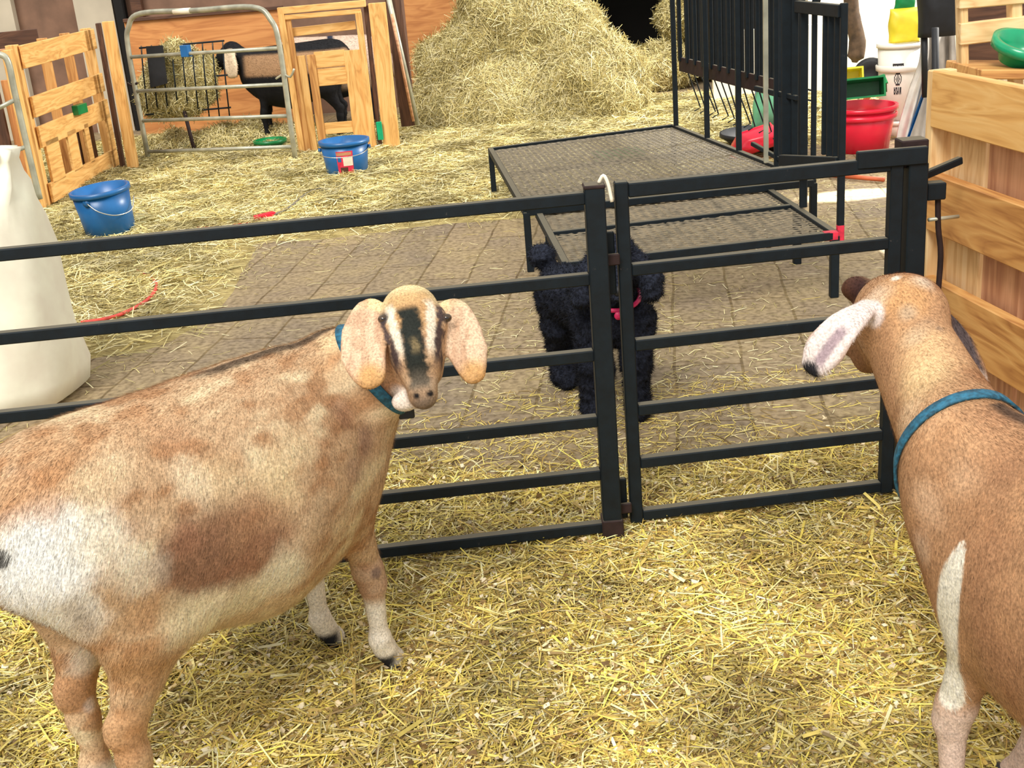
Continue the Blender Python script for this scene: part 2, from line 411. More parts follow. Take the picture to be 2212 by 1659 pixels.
# ------------------------------------------------------------------ the setting
def floor_mat():
    t = NT('paver_floor'); tc = t.n('ShaderNodeTexCoord')
    mp = t.n('ShaderNodeMapping'); mp.inputs['Rotation'].default_value = (0, 0, math.radians(-82)); t.l(tc.outputs['Object'], mp.inputs[0])
    nw = t.n('ShaderNodeTexNoise'); nw.inputs['Scale'].default_value = 3; t.l(tc.outputs['Object'], nw.inputs['Vector'])
    ws = t.n('ShaderNodeVectorMath', operation='SCALE'); ws.inputs['Scale'].default_value = .03; t.l(nw.outputs['Color'], ws.inputs[0])
    ad = t.n('ShaderNodeVectorMath', operation='ADD'); t.l(mp.outputs[0], ad.inputs[0]); t.l(ws.outputs[0], ad.inputs[1])
    br = t.n('ShaderNodeTexBrick'); t.l(ad.outputs[0], br.inputs['Vector'])
    for k, v in (('Scale', 1.0), ('Mortar Size', .007), ('Mortar Smooth', .4), ('Brick Width', .55), ('Row Height', .25), ('Bias', 0)): br.inputs[k].default_value = v
    br.inputs['Color1'].default_value = (*lin((160, 140, 110)), 1); br.inputs['Color2'].default_value = (*lin((138, 122, 102)), 1); br.inputs['Mortar'].default_value = (*lin((104, 84, 54)), 1)
    n1 = t.n('ShaderNodeTexNoise'); n1.inputs['Scale'].default_value = 2.5; n1.inputs['Detail'].default_value = 8; n1.inputs['Roughness'].default_value = .7; t.l(tc.outputs['Object'], n1.inputs['Vector'])
    c = t.mix(t.ramp(n1.outputs[0], [(.38, (0, 0, 0)), (.7, (200, 200, 200))]), br.outputs[0], (*lin((178, 158, 112)), 1))
    n2 = t.n('ShaderNodeTexNoise'); n2.inputs['Scale'].default_value = 38; n2.inputs['Detail'].default_value = 6; t.l(tc.outputs['Object'], n2.inputs['Vector'])
    c = t.mix(.8, c, t.ramp(n2.outputs[0], [(.3, (150, 140, 124)), (.6, (255, 255, 255))]), 'MULTIPLY')
    t.base(c); t.b.inputs['Roughness'].default_value = .75; t.bump(br.outputs['Fac'], .3, -.01)
    return t.m
M['floor'] = floor_mat()
def plane_box(name, lo, hi, mat, kind='structure'):
    lo = Vector(lo); hi = Vector(hi); V = [(x, y, z) for x in (lo.x, hi.x) for y in (lo.y, hi.y) for z in (lo.z, hi.z)]
    F = [(0, 1, 3, 2), (4, 6, 7, 5), (0, 4, 5, 1), (2, 3, 7, 6), (0, 2, 6, 4), (1, 5, 7, 3)]
    return tag(new_mesh_obj(name, V, F, mat), kind=kind)
plane_box('floor', (-7, -1, -.06), (8, 15, 0), 'floor')
# back wall: brown board wall at the left, bright wall at the right, dark bay between them
plane_box('wall_back', (-7, 12.6, 0), (.75, 12.8, 3.4), 'brownwall')
plane_box('wall_right', (3.0, 11.6, 0), (8, 11.8, 3.4), 'white')
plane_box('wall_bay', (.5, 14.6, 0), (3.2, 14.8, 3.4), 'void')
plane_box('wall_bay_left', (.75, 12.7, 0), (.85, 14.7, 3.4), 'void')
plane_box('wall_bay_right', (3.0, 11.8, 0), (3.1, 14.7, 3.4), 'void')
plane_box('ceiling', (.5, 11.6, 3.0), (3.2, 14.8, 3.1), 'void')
plane_box('wall_left', (-7, -1, 0), (-6.8, 12.8, 3.4), 'brownwall')
# pilasters on the back wall
for i, (x0, x1, m) in enumerate(((-4.9, -4.55, 'paint_grey'), (-3.95, -3.58, 'paint_grey'))):
    if m not in M: M[m] = mat_plain(m, (196, 186, 166), .7, .05, 3)
    plane_box('trim_%d' % (i + 1), (x0, 12.5, 0), (x1, 12.6, 3.4), m)
plane_box('trim_3', (-3.55, 12.45, 0), (-3.47, 12.6, 3.4), 'void')
plane_box('trim_4', (-3.4, 12.5, 0), (-3.3, 12.6, 3.4), 'darkwood')

# ------------------------------------------------------------------ black steel fence, gate and milking stand
RZ = (.059, .217, .372, .556, .760, .967)
fd = Vector((math.cos(math.radians(3.67)), math.sin(math.radians(3.67)), 0)); fb = Vector((.241, 2.97, 0))
fence = empty('fence_panel', fb, 'long black steel rail fence panel crossing behind the left goat', 'fence')
for z in RZ: board('rail', fb - fd * 2.6 + Vector((0, 0, z)), fb - fd * .024 + Vector((0, 0, z)), .030, .030, 'black', fence)
board('end_stile', fb - fd * 2.62 + Vector((0, 0, .0)), fb - fd * 2.62 + Vector((0, 0, .985)), .04, .04, 'black', fence, up=(0, 1, 0))
po = board('post', fb + Vector((0, 0, .07)), fb + Vector((0, 0, .995)), .05, .05, 'black', fence, up=(0, 1, 0))
board('post_foot', fb + Vector((.0, 0, 0)), fb + Vector((0, 0, .085)), .058, .058, 'rust', fence, up=(0, 1, 0))
board('post_cap', fb + Vector((0, 0, .99)), fb + Vector((0, 0, 1.0)), .054, .054, 'rust', fence, up=(0, 1, 0))
for z in (.80, .10):
    hp = fb + Vector((.045, .015, z)); board('hinge_bracket', fb + Vector((.02, .012, z)), hp + Vector((.012, 0, 0)), .03, .012, 'rust', fence)
gd = Vector((math.cos(math.radians(4.42)), math.sin(math.radians(4.42)), 0)); gb = Vector((.313, 3.02, 0)); GL = .712
gate = empty('gate', gb, 'small black steel rail gate hinged on the fence post, right of the poodle', 'gate')
for z in RZ: board('rail', gb + gd * .016 + Vector((0, 0, z)), gb + gd * (GL - .016) + Vector((0, 0, z)), .030 if z < .9 else .036, .030, 'black', gate)
for t in (0, GL): board('stile', gb + gd * t + Vector((0, 0, .04)), gb + gd * t + Vector((0, 0, .99)), .034, .034, 'black', gate, up=(0, 1, 0))
for z0, z1 in ((.70, .865), (.055, .175)):
    board('hinge_pin', gb - gd * .034 + Vector((0, 0, z0)), gb - gd * .034 + Vector((0, 0, z1)), .018, .02, 'black', gate, up=(0, 1, 0))
tag(tube('rope_scrap', smooth_path([fb + Vector(p) for p in ((.012, -.01, 1.003), (.024, -.012, 1.02), (.034, -.016, 1.0), (.041, -.02, .955))], 4), .0045, 'white'),
    'short white cord end hooked over the black fence post top', 'cord')
# latch post at the gate's free end
lp = gb + gd * (GL + .055)
lpost = empty('latch_post', lp, 'dark rusty steel post where the black gate latches, beside the wooden crate', 'post')
board('post', lp, lp + Vector((0, 0, .965)), .045, .05, 'black', lpost, up=(0, 1, 0))
board('post', lp + Vector((.0, .07, 0)), lp + Vector((.0, .07, .98)), .03, .03, 'rust', lpost, up=(0, 1, 0))
board('post_head', lp + Vector((-.004, .03, .95)), lp + Vector((-.004, .03, 1.02)), .06, .07, 'rust', lpost, up=(0, 1, 0))
board('latch_bar', lp + Vector((-.16, -.02, .985)), lp + Vector((.02, -.02, .985)), .045, .02, 'black', lpost)
board('arm', lp + Vector((.02, .05, .91)), lp + Vector((.16, .12, .935)), .02, .02, 'black', lpost)
board('arm_block', lp + Vector((.035, .03, .88)), lp + Vector((.085, .03, .88)), .045, .04, 'black', lpost)
tube('drop_rod', smooth_path([lp + Vector(p) for p in ((.07, .03, .87), (.075, .03, .78), (.085, .03, .70), (.08, .03, .55), (.07, .03, .35))], 4), .0075, 'rust', lpost)
tube('pin', [lp + Vector((.045, .02, .805)), lp + Vector((.135, .05, .80))], .005, 'galv', lpost)

# expanded-metal milking stand: two decks with legs
def mesh_deck(name, A, B, C, D, par, pitch=(.075, .034), sw=.0042):
    """diamond lattice between corners A B (front) C D (back), wires follow A->B long ways"""
    A, B, C, D = map(Vector, (A, B, C, D)); nu = int((B - A).length / pitch[0]); nv = int((D - A).length / pitch[1])
    V = []; F = []
    def pt(u, v): return (A * (1 - u) + B * u) * (1 - v) + (D * (1 - u) + C * u) * v
    for j in range(nv):
        for i in range(nu):
            for (u0, v0, u1, v1) in ((i, j + .5, i + .5, j), (i + .5, j, i + 1, j + .5), (i, j + .5, i + .5, j + 1), (i + .5, j + 1, i + 1, j + .5)):
                a = pt(u0 / nu, v0 / nv); b = pt(u1 / nu, v1 / nv); d = (b - a).normalized(); n = Vector((0, 0, 1)); s = d.cross(n) * sw * .5; h = n * .002
                k = len(V); V += [a - s + h, a + s - h, b + s - h, b - s + h]; F.append((k, k + 1, k + 2, k + 3))
    return new_mesh_obj(name, V, F, 'deckmesh', par)
M['deckmesh'] = mat_plain('deck_mesh', (104, 94, 76), .6, .25, 30)
ZA = .30
a_fl, a_fr, a_br, a_bl = Vector((.14, 5.87, ZA)), Vector((1.585, 6.0, ZA)), Vector((1.2, 8.08, ZA)), Vector((-.012, 7.75, ZA))
deck = empty('milking_stand', (.7, 6.8, 0), 'low black milking stand with mesh deck and tall barred side, behind the gate', 'milking stand')
def loop_frame(cs, w_, par, m='black'):
    for i in range(len(cs)):
        board('frame_rail', cs[i], cs[(i + 1) % len(cs)], .034, .034, m, par)
loop_frame([a_fl, a_fr, a_br, a_bl], .03, deck)
mesh_deck('deck', a_fl, a_fr, a_br, a_bl, deck)
for v in (.3, .62): board('cross_rail', a_fl.lerp(a_bl, v) - Vector((0, 0, .03)), a_fr.lerp(a_br, v) - Vector((0, 0, .03)), .025, .03, 'black', deck)
for p in (a_fl, a_fr, a_br, a_bl): board('leg', Vector((p.x, p.y, 0)), p, .034, .034, 'black', deck, up=(0, 1, 0))
e0, e1 = a_br, a_fr
def on_edge(px):
    """point on the deck's right edge seen at that column"""
    best = min((abs((lambda q: 1106 + CAM_F * (q.dot(cR)) / q.dot(cF))(e0.lerp(e1, t / 200) - cC) - px), t / 200) for t in range(-10, 260))
    return e0.lerp(e1, best[1])
ed = (e1 - e0).normalized()
for t_ in (.03, .30, .54, .80, .93): board('upright', e0.lerp(e1, t_), e0.lerp(e1, t_) + Vector((0, 0, 1.35)), .032, .03, 'black', deck, up=(0, 1, 0))
# barred hay rack hung on the outside of the uprights
rk = Vector((.05, 0, 0)); zr = .70
for k in range(25):
    p = e0.lerp(e1, .015 + k * .033) + rk * (1 + (k % 2)); board('rack_bar', Vector((p.x, p.y, zr + .02)), Vector((p.x, p.y, 1.6)), .03, .022, 'black', deck, up=ed)
board('rack_rail', Vector((e0.x + .06, e0.y, zr)), Vector((e0.lerp(e1, .86).x + .06, e0.lerp(e1, .86).y, zr)), .09, .02, 'rust', deck)
V = []; F = []
for k in range(15):
    p = e0.lerp(e1, .03 + k * .055); a = Vector((p.x + .08, p.y, zr - .03)); b = Vector((p.x + .17 + random.uniform(-.02, .02), p.y, zr - .28))
    v, f = tube_geo([a, b, b + Vector((-.04, 0, -.02))], .0045, 5); F += [tuple(i + len(V) for i in q) for q in f]; V += v
for dz, dx in ((-.24, .16), (-.29, .15)):
    v, f = tube_geo([e0 + Vector((dx, 0, zr - .3 + dz + .24)), e0.lerp(e1, .82) + Vector((dx, 0, zr - .3 + dz + .24))], .005, 5); F += [tuple(i + len(V) for i in q) for q in f]; V += v
new_mesh_obj('wire_basket', V, F, 'black', deck)
# front deck
ZB = .275
b_fl, b_fr = gz(1222, 574, ZB), gz(1803, 508, ZB); b_bl, b_br = gz(1163, 462, ZB), gz(1640, 400, ZB)
fdk = empty('front_step', (.8, 5.4, 0), 'front mesh deck of the milking stand, its right corner post painted red', 'milking stand')
loop_frame([b_fl, b_fr, b_br, b_bl], .03, fdk)
mesh_deck('deck', b_fl, b_fr, b_br, b_bl, fdk)
m0, m1 = gz(1186, 508, ZB), gz(1722, 447, ZB); board('cross_rail', m0, m1, .032, .032, 'black', fdk)
for u in (.25, .5, .75): board('deck_bar', b_fl.lerp(b_fr, u) - Vector((0, 0, .02)), b_bl.lerp(b_br, u) - Vector((0, 0, .02)), .008, .022, 'deckmesh', fdk)
for p in (b_fl, b_fr, Vector((m0.x, m0.y, ZB)), Vector((m1.x, m1.y, ZB))): board('leg', Vector((p.x, p.y, 0)), p, .036, .036, 'black', fdk, up=(0, 1, 0))
p = b_fr + Vector((.035, .04, 0))
board('corner_post', Vector((p.x, p.y, .30)), Vector((p.x, p.y, 1.22)), .028, .028, 'black', fdk, up=(0, 1, 0))
tag(board('painted_foot', Vector((p.x, p.y, .2)), Vector((p.x, p.y, .31)), .029, .029, 'redpaint', fdk, up=(0, 1, 0)) if 'redpaint' in M or M.__setitem__('redpaint', mat_plain('red_paint', (200, 40, 66), .5, .2, 30)) is None else None, 'red painted foot of the post')
tag(board('corner_cap', b_fr + Vector((-.05, 0, .0)), b_fr + Vector((.012, 0, .0)), .037, .037, 'redpaint', fdk), 'red painted corner')
# head gate: bars and plates standing at the right end of the stand
hg = empty('head_gate', (1.5, 5.5, 0), 'tall narrow black head gate of upright bars in front of the red tub', 'head gate')
h0 = Vector((m1.x + .02, m1.y + .02, 0)); h1 = Vector((p.x, p.y, 0))
for px, Y, y0, y1, wd, mt in ((1735, 5.50, 20, 448, .034, 'black'), (1700, 5.62, -60, 350, .05, 'black'), (1716, 5.58, -60, 345, .03, 'black'), (1655, 5.75, -60, 352, .022, 'galv'), (1677, 5.68, -60, 360, .022, 'black'), (1757, 5.42, 20, 338, .022, 'black'), (1782, 5.25, 22, 334, .03, 'black'), (1795, 5.2, 22, 338, .04, 'black'), (1806, 5.14, 22, 342, .03, 'black')):
    b_ = gy(px, y1, Y); t_ = gy(px, y0, Y); board('bar', b_, Vector((b_.x, b_.y, t_.z)), wd, .02, mt, hg, up=(1, 0, 0))
board('top_rail', gy(1722, 14, 5.55), gy(1818, 24, 5.08), .05, .03, 'black', hg)
board('bottom_rail', gy(1688, 346, 5.6), gy(1812, 352, 5.08), .05, .03, 'black', hg)
board('latch_rail', gy(1632, 190, 5.85), gy(1722, 212, 5.55), .022, .02, 'black', hg)
board('brace', gy(1625, 310, 5.9), gy(1700, 352, 5.6), .02, .02, 'black', hg)
board('knob', gy(1757, 5, 5.4), gy(1768, 8, 5.38), .04, .03, 'black', hg)

# ------------------------------------------------------------------ animals
FUR = 1
GRES = .005
def A3(v): return np.array(v, float)
def paint(T, V, N, centre, r, col, soft=.5, k=1.0, wob=.25, seed=1):
    """one coat patch: a blob around a point of the skin with an uneven edge"""
    if centre is None: return
    col = tuple(min(255, v * .88 + 34) for v in col) if sum(col) > 200 else col
    d = np.linalg.norm(V - A3(centre), axis=1) * (1 + wob * (vnoise(V, 28, seed) - .5) * 2)
    f = (1 - sstep(d, r * (1 - soft), r)) * k
    T[:] = T * (1 - f[:, None]) + A3(lin(col)) * f[:, None]
def orth(f, n):
    f = A3(f) / np.linalg.norm(f); n = A3(n); n = n - f * (n @ f); n /= np.linalg.norm(n); s = np.cross(f, n); return f, n, s

def torso(F, L, hd, lf):
    """barrel of a goat as a chain of flattened rings; L maps body coordinates to the world"""
    up = (0, 0, 1)
    ring = [(-.43, .675, .085, .11), (-.37, .67, .14, .155), (-.27, .64, .175, .19), (-.12, .585, .21, .235), (.03, .555, .22, .255), (.16, .565, .19, .235), (.28, .59, .145, .19), (.36, .61, .105, .15)]
    for (x0, z0, w0, h0), (x1, z1, w1, h1) in zip(ring, ring[1:]):
        F.seg(L(x0, 0, z0), L(x1, 0, z1), (h0, w0), (h1, w1), .05, side=up)
    F.seg(L(-.40, 0, .785), L(.20, 0, .765), .03, .03, .07)      # spine ridge
    F.seg(L(.18, 0, .755), L(.28, 0, .745), .03, .035, .07)       # withers
def foreleg(F, L, x, y, dx=0, foot=None):
    F.seg(L(.29, y * .9, .60), L(.25, y, .46), (.085, .05), (.055, .042), .05, side=L.h)
    F.seg(L(.25, y, .47), L(x, y, .29), .047, .031, .03)
    F.seg(L(x, y, .285), L(x + .01, y, .25), .034, .031, .02)
    F.seg(L(x + .008, y, .25), L(x + dx, y, .10), .027, .019, .02)
    F.seg(L(x + dx, y, .10), L(x + dx + .01, y, .075), .026, .025, .02)
    F.seg(L(x + dx + .01, y, .07), L(x + dx + .035, y, .03), .024, .027, .015)
def hindleg(F, L, x, y):
    F.seg(L(-.31, y * .8, .60), L(-.27, y * 1.1, .45), (.15, .085), (.115, .068), .06, side=L.h)
    F.seg(L(-.28, y * 1.1, .45), L(x - .018, y, .26), (.094, .062), (.030, .023), .03, side=L.h)
    F.seg(L(x - .018, y, .285), L(x - .014, y, .20), (.034, .026), (.030, .025), .02, side=L.h)
    F.ell(L(x - .045, y, .275), (L.h, L.l, (0, 0, 1)), (.014, .014, .024), .02)
    F.seg(L(x - .016, y, .21), L(x - .005, y, .10), .029, .024, .02)
    F.seg(L(x - .02, y, .10), L(x + .02, y, .03), .027, .026, .015)
FEET = []
def hooves(L, spots, par):
    for x, y in spots:
        FEET.append(tuple(L(x, y, 0)[:2]))
        for s in (-1, 1):
            V = []; c = L(x, y, 0) + A3(L.l) * .013 * s
            prof = [((-.026, .024), .0), ((-.024, .030), .012), ((-.018, .022), .038)]
            for (bk, fr), z in prof:
                for k in range(12):
                    a = 2 * math.pi * k / 12; u = math.cos(a); v = math.sin(a)
                    V.append(c + A3(L.h) * ((fr + .006) * u if u > 0 else -bk * u) + A3(L.l) * .0135 * v * (1 - z * 6) + A3((0, 0, z)))
            Fc = [(j * 12 + k, j * 12 + (k + 1) % 12, (j + 1) * 12 + (k + 1) % 12, (j + 1) * 12 + k) for j in range(2) for k in range(12)] + [tuple(range(24, 36)), tuple(range(12))[::-1]]
            new_mesh_obj('hoof', V, Fc, 'hoof', par, True)
class Loc:
    def __init__(s, o, ang, zs=1.0):
        s.zs = zs; s.o = A3(o); s.h = A3((math.cos(ang), math.sin(ang), 0)); s.l = A3((-math.sin(ang), math.cos(ang), 0))
    def __call__(s, x, y, z): return s.o + s.h * x + s.l * y + A3((0, 0, z * s.zs))
    def inv(s, V): q = V - s.o; return q @ s.h, q @ s.l, q[:, 2] / s.zs

# ---- the left goat: stands before the fence, head turned back to look at the camera
g1 = empty('goat', (-.612, 2.255, 0), 'light brown and cream goat at the left, head turned to show a dark nose stripe', 'goat', 'brown goats')
L1 = Loc((-.612, 2.255, 0), math.radians(50.2))
F = Field((-1.35, 1.55, -.01), (.15, 2.95, 1.12), GRES)
torso(F, L1, L1.h, L1.l)
foreleg(F, L1, .285, -.095, .01); foreleg(F, L1, .275, .095, .01)
hindleg(F, L1, -.345, -.10); hindleg(F, L1, -.325, .095)
F.seg(L1(-.46, 0, .72), L1(-.50, 0, .70), .03, .022, .03); F.seg(L1(-.50, 0, .70), L1(-.52, 0, .62), .022, .014, .02)
P0 = A3(gy(882, 648, 2.44)); N0 = A3(gy(914, 850, 2.30)); f1, n1, s1 = orth(N0 - P0, A3(cC) - P0); fl1 = np.linalg.norm(N0 - P0)
H = lambda a, s, n: P0 + f1 * a + s1 * s + n1 * n
if s1 @ A3(cR) < 0: s1 = -s1
# neck
F.seg(L1(.26, 0, .62), L1(.36, -.02, .69), (.145, .105), (.12, .09), .06, side=(0, 0, 1))
F.seg(L1(.35, -.02, .68), H(.10, -.045, -.12), (.115, .085), (.078, .065), .05, side=(0, 0, 1))
F.seg(L1(.26, 0, .72), H(.05, -.03, -.10), .06, .055, .05)
# skull, nose, jaws
F.ell(H(.045, 0, -.045), (f1, s1, n1), (.085, .066, .062), .02)
F.ell(H(.0, 0, -.035), (f1, s1, n1), (.045, .055, .05), .02)
F.seg(H(.055, 0, -.035), H(.12, 0, -.026), (.056, .05), (.042, .046), .03, side=s1)
F.seg(H(.12, 0, -.026), H(.198, 0, -.042), (.042, .046), (.030, .031), .03, side=s1)
F.seg(H(.08, 0, -.085), H(.188, 0, -.068), (.042, .04), (.024, .020), .02, side=s1)
F.seg(H(.20, -.012, -.076), H(.20, .012, -.076), .012, .012, .01)
for s in (-1, 1):
    F.ell(H(.042, s * .058, -.024), (f1, s1, n1), (.026, .016, .020), .012)     # brow
    F.seg(H(.06, s * .04, -.06), H(.14, s * .028, -.07), .03, .02, .02)         # cheek
    F.ell(H(.190, s * .015, -.020), (f1, s1, n1), (.018, .012, .012), .012)     # nostril wing
# ears: long, wide and pendulous
def ear_sheet(F, path, ws, th, nrm, k=.012):
    pp_ = smooth_path([Vector(tuple(p)) for p in path], 6); w_ = np.interp(np.linspace(0, len(ws) - 1, len(pp_)), range(len(ws)), ws)
    for i in range(len(pp_) - 1):
        a, b = A3(pp_[i]), A3(pp_[i + 1]); d = A3(pp_[min(i + 2, len(pp_) - 1)]) - A3(pp_[max(i - 1, 0)]); d /= np.linalg.norm(d); sd = np.cross(d, nrm)
        sd /= np.linalg.norm(sd); nn_ = np.cross(sd, d)
        for g in (-1, 1):      # two halves meeting in a lengthwise fold
            s2_ = sd * math.cos(.38) + nn_ * math.sin(.38) * g; o_ = sd * g * w_[i] * .5 + nn_ * abs(w_[i]) * .16
            F.seg(a - d * .003 + o_, b + d * .003 + o_, (w_[i] * .56, th), (w_[i + 1] * .56, th), k, side=s2_)
    F.ell(A3(pp_[-1]), (sd, d, nn_), (ws[-1] * .9, ws[-1] * .7, th * 1.2), k)
e_l = [H(.020, -.054, -.06), A3(gy(800, 668, 2.485)), A3(gy(787, 716, 2.44)), A3(gy(788, 772, 2.38)), A3(gy(806, 822, 2.34))]
e_r = [H(.020, .054, -.06), A3(gy(984, 668, 2.50)), A3(gy(998, 712, 2.47)), A3(gy(1008, 765, 2.43)), A3(gy(1024, 814, 2.40))]
ear_sheet(F, e_l, (.014, .020, .034, .038, .022), .008, n1 + s1 * -.15)
ear_sheet(F, e_r, (.014, .018, .029, .033, .017), .008, n1 + s1 * .15)
F.ell(A3(gy(876, 866, 2.38)), (s1, f1, n1), (.03, .022, .026), .015)     # pale throat wattle
V, Fq = F.mesh(); V = relax(V, Fq, 2)
N, _ = vnormals(V, Fq); B1 = bvh_of(V, Fq)
x, y, z = L1.inv(V)
T = np.tile(A3(lin((218, 184, 146))), (len(V), 1))
SV = np.stack([x * .45 + z * .25, y, z - x * .15], 1); nz = vnoise(SV, 11, 1) * .5 + vnoise(SV, 30, 2) * .5
m = sstep(nz, .5, .72)[:, None]; T = T * (1 - m * .8) + A3(lin((250, 230, 192))) * m * .8
m = sstep(vnoise(SV, 9, 5) * .5 + vnoise(SV, 40, 6) * .5, .5, .68)[:, None]; T = T * (1 - m * .75) + A3(lin((186, 134, 90))) * m * .75
bel = (1 - sstep(z, .33, .46))[:, None] * (sstep(z, .25, .33) * sstep(x, -.26, -.14) * (1 - sstep(x, .14, .22)))[:, None]; T = T * (1 - bel * .6) + A3(lin((244, 226, 190))) * bel * .6
hp = lambda a, b: hit(B1, a, b)
for px, py, r, c, so, k in (
    (480, 1190, .115, (150, 104, 70), .45, .9), (430, 1230, .10, (138, 92, 62), .4, .9), (560, 1120, .10, (176, 124, 84), .7, .7), (400, 1160, .05, (158, 104, 72), .6, .7), (520, 1245, .06, (150, 96, 64), .5, .8), (610, 1170, .06, (164, 112, 78), .7, .7), (560, 1200, .07, (156, 104, 72), .6, .7),
    (120, 1190, .13, (255, 255, 246), .7, 1), (60, 1260, .12, (255, 255, 246), .7, .95), (230, 1170, .10, (250, 236, 210), .8, .8), (120, 1330, .10, (250, 240, 224), .7, .8), (190, 1420, .05, (248, 236, 216), .7, .7),
    (165, 1310, .045, (186, 170, 150), .9, .7), (190, 1350, .04, (170, 150, 130), .9, .6),
    (330, 1330, .08, (196, 146, 96), .8, .7), (300, 1450, .09, (190, 136, 82), .7, .7), (270, 1590, .09, (184, 128, 76), .7, .7), (105, 1560, .09, (196, 160, 130), .7, .7), (100, 1480, .06, (222, 206, 200), .8, .7), (130, 1640, .08, (190, 154, 122), .7, .7), (250, 1640, .07, (186, 132, 84), .7, .7), (235, 1520, .05, (206, 158, 108), .8, .6), (215, 1450, .04, (240, 224, 200), .8, .7), (195, 1520, .025, (238, 220, 210), .7, .7),
    (600, 1030, .09, (246, 222, 172), .9, .7), (480, 1030, .08, (240, 214, 166), .9, .6), (680, 1130, .09, (226, 196, 158), .9, .6), (470, 1370, .12, (242, 226, 182), .8, .8), (620, 1230, .08, (244, 228, 196), .7, .8),
    (130, 960, .10, (196, 142, 92), .8, .6), (300, 900, .12, (202, 150, 102), .9, .5), (560, 830, .10, (196, 146, 100), .9, .6), (60, 1060, .08, (188, 130, 80), .7, .6), (380, 960, .07, (190, 136, 92), .9, .5), (200, 1050, .06, (240, 214, 170), .9, .6),
    (740, 890, .05, (168, 118, 84), .8, .7), (790, 950, .05, (160, 116, 92), .8, .7), (700, 800, .07, (196, 146, 96), .9, .6), (765, 1010, .05, (176, 136, 110), .8, .5), (720, 740, .05, (238, 206, 154), .8, .7), (780, 780, .06, (234, 200, 150), .8, .6),
    (450, 1320, .09, (246, 230, 190), .7, .8), (390, 1335, .07, (240, 222, 180), .7, .7), (540, 1285, .08, (248, 232, 196), .7, .8), (610, 1235, .07, (248, 232, 200), .7, .8), (300, 1230, .07, (248, 234, 210), .8, .7), (20, 1330, .1, (246, 238, 226), .7, .8), (90, 1400, .07, (226, 214, 214), .7, .8), (640, 960, .07, (248, 226, 180), .8, .6), (545, 980, .05, (250, 232, 190), .9, .6), (420, 1040, .06, (250, 232, 196), .9, .6), (250, 1000, .05, (246, 222, 180), .9, .6), (814, 1238, .014, (60, 50, 56), .5, .9), (3, 1205, .022, (52, 50, 48), .4, .9)): paint(T, V, N, hp(px, py), r, c, so, k, .3, int(px))
# dark line along the spine
sp = (1 - sstep(np.abs(y + .004), .008, .026)) * sstep(z, .74, .79) * sstep(x, -.05, .05) * (x < .36); T = T * (1 - sp[:, None] * .8) + A3(lin((58, 44, 38))) * sp[:, None] * .8
# legs: white cannons, brown above, dark knee marks
leg = (z < .30); wl = (1 - sstep(z + .02 * vnoise(V, 30, 3) + .12 * (x < 0), .20, .25)) * leg; T = T * (1 - wl[:, None]) + A3(lin((250, 240, 224))) * wl[:, None]
hfz = (1 - sstep(z, .05, .075)) * (1 - sstep(x, .300, .325)) * (x > 0); T = T * (1 - hfz[:, None]) + A3(lin((40, 42, 48))) * hfz[:, None]
up = (1 - sstep(np.abs(z - .27), .03, .07)) * (x > 0); T = T * (1 - up[:, None] * .5) + A3(lin((190, 158, 140))) * up[:, None] * .5
# head colours in head coordinates
q = V - P0; a = q @ f1; s_ = q @ s1; nn = q @ n1
hd = (np.abs(s_) < .085) & (a > -.09) & (a < .27) & (nn > -.13) & (V[:, 1] < 2.62)
def hmix(f, c):
    f = (f * hd)[:, None]; T[:] = T * (1 - f) + A3(lin(c)) * f
hmix(np.ones(len(V)) * .8, (206, 164, 126))
hmix(1 - sstep(a, -.005, .03), (244, 222, 172))
hmix((1 - sstep(np.abs(s_), .035, .06)) * sstep(a, -.03, .0) * (1 - sstep(a, .06, .10)) * .8, (204, 160, 108))
wb = .010 * (vnoise(V, 70, 4) - .5) + .006 * (vnoise(V, 200, 8) - .5)
hmix((1 - sstep(np.abs(np.abs(s_) - .042 + .10 * np.clip(a - .03, 0, .1)) + wb, .006, .014)) * sstep(a, .0, .02) * (1 - sstep(a, .11, .15)), (250, 236, 214))
hmix((1 - sstep(np.abs(np.abs(s_) - .060 + .20 * np.clip(a - .05, 0, .15)) + wb, .004, .010)) * sstep(a, .0, .03) * (1 - sstep(a, .13, .17)), (84, 68, 66))
hmix((1 - sstep(np.abs(s_ + .003) + wb, .016, .028)) * sstep(a, .015, .035) * (1 - sstep(a, .185, .21)) * sstep(nn, -.06, -.04), (36, 40, 36))
hmix((1 - sstep(np.abs(s_) + wb, .004, .012)) * sstep(a, .09, .105) * (1 - sstep(a, .12, .14)) * .6 * (nn > -.05), (150, 130, 92))
hmix(sstep(a, .15, .19) * (1 - sstep(np.abs(s_), .03, .05)) * .45, (150, 134, 116))
hmix(sstep(a, .205, .222) * .7, (104, 92, 84))
for sg in (-1, 1): hmix(1 - sstep(np.linalg.norm(V - H(.208, sg * .014, -.016), axis=1), .005, .010), (30, 26, 28))
hmix((1 - sstep(np.abs(nn + .062 + .1 * (a - .2)), .001, .005)) * sstep(a, .15, .17) * .7, (90, 66, 58))
hmix(sstep(-nn, .065, .09) * sstep(a, .04, .08) * .6, (176, 120, 88))
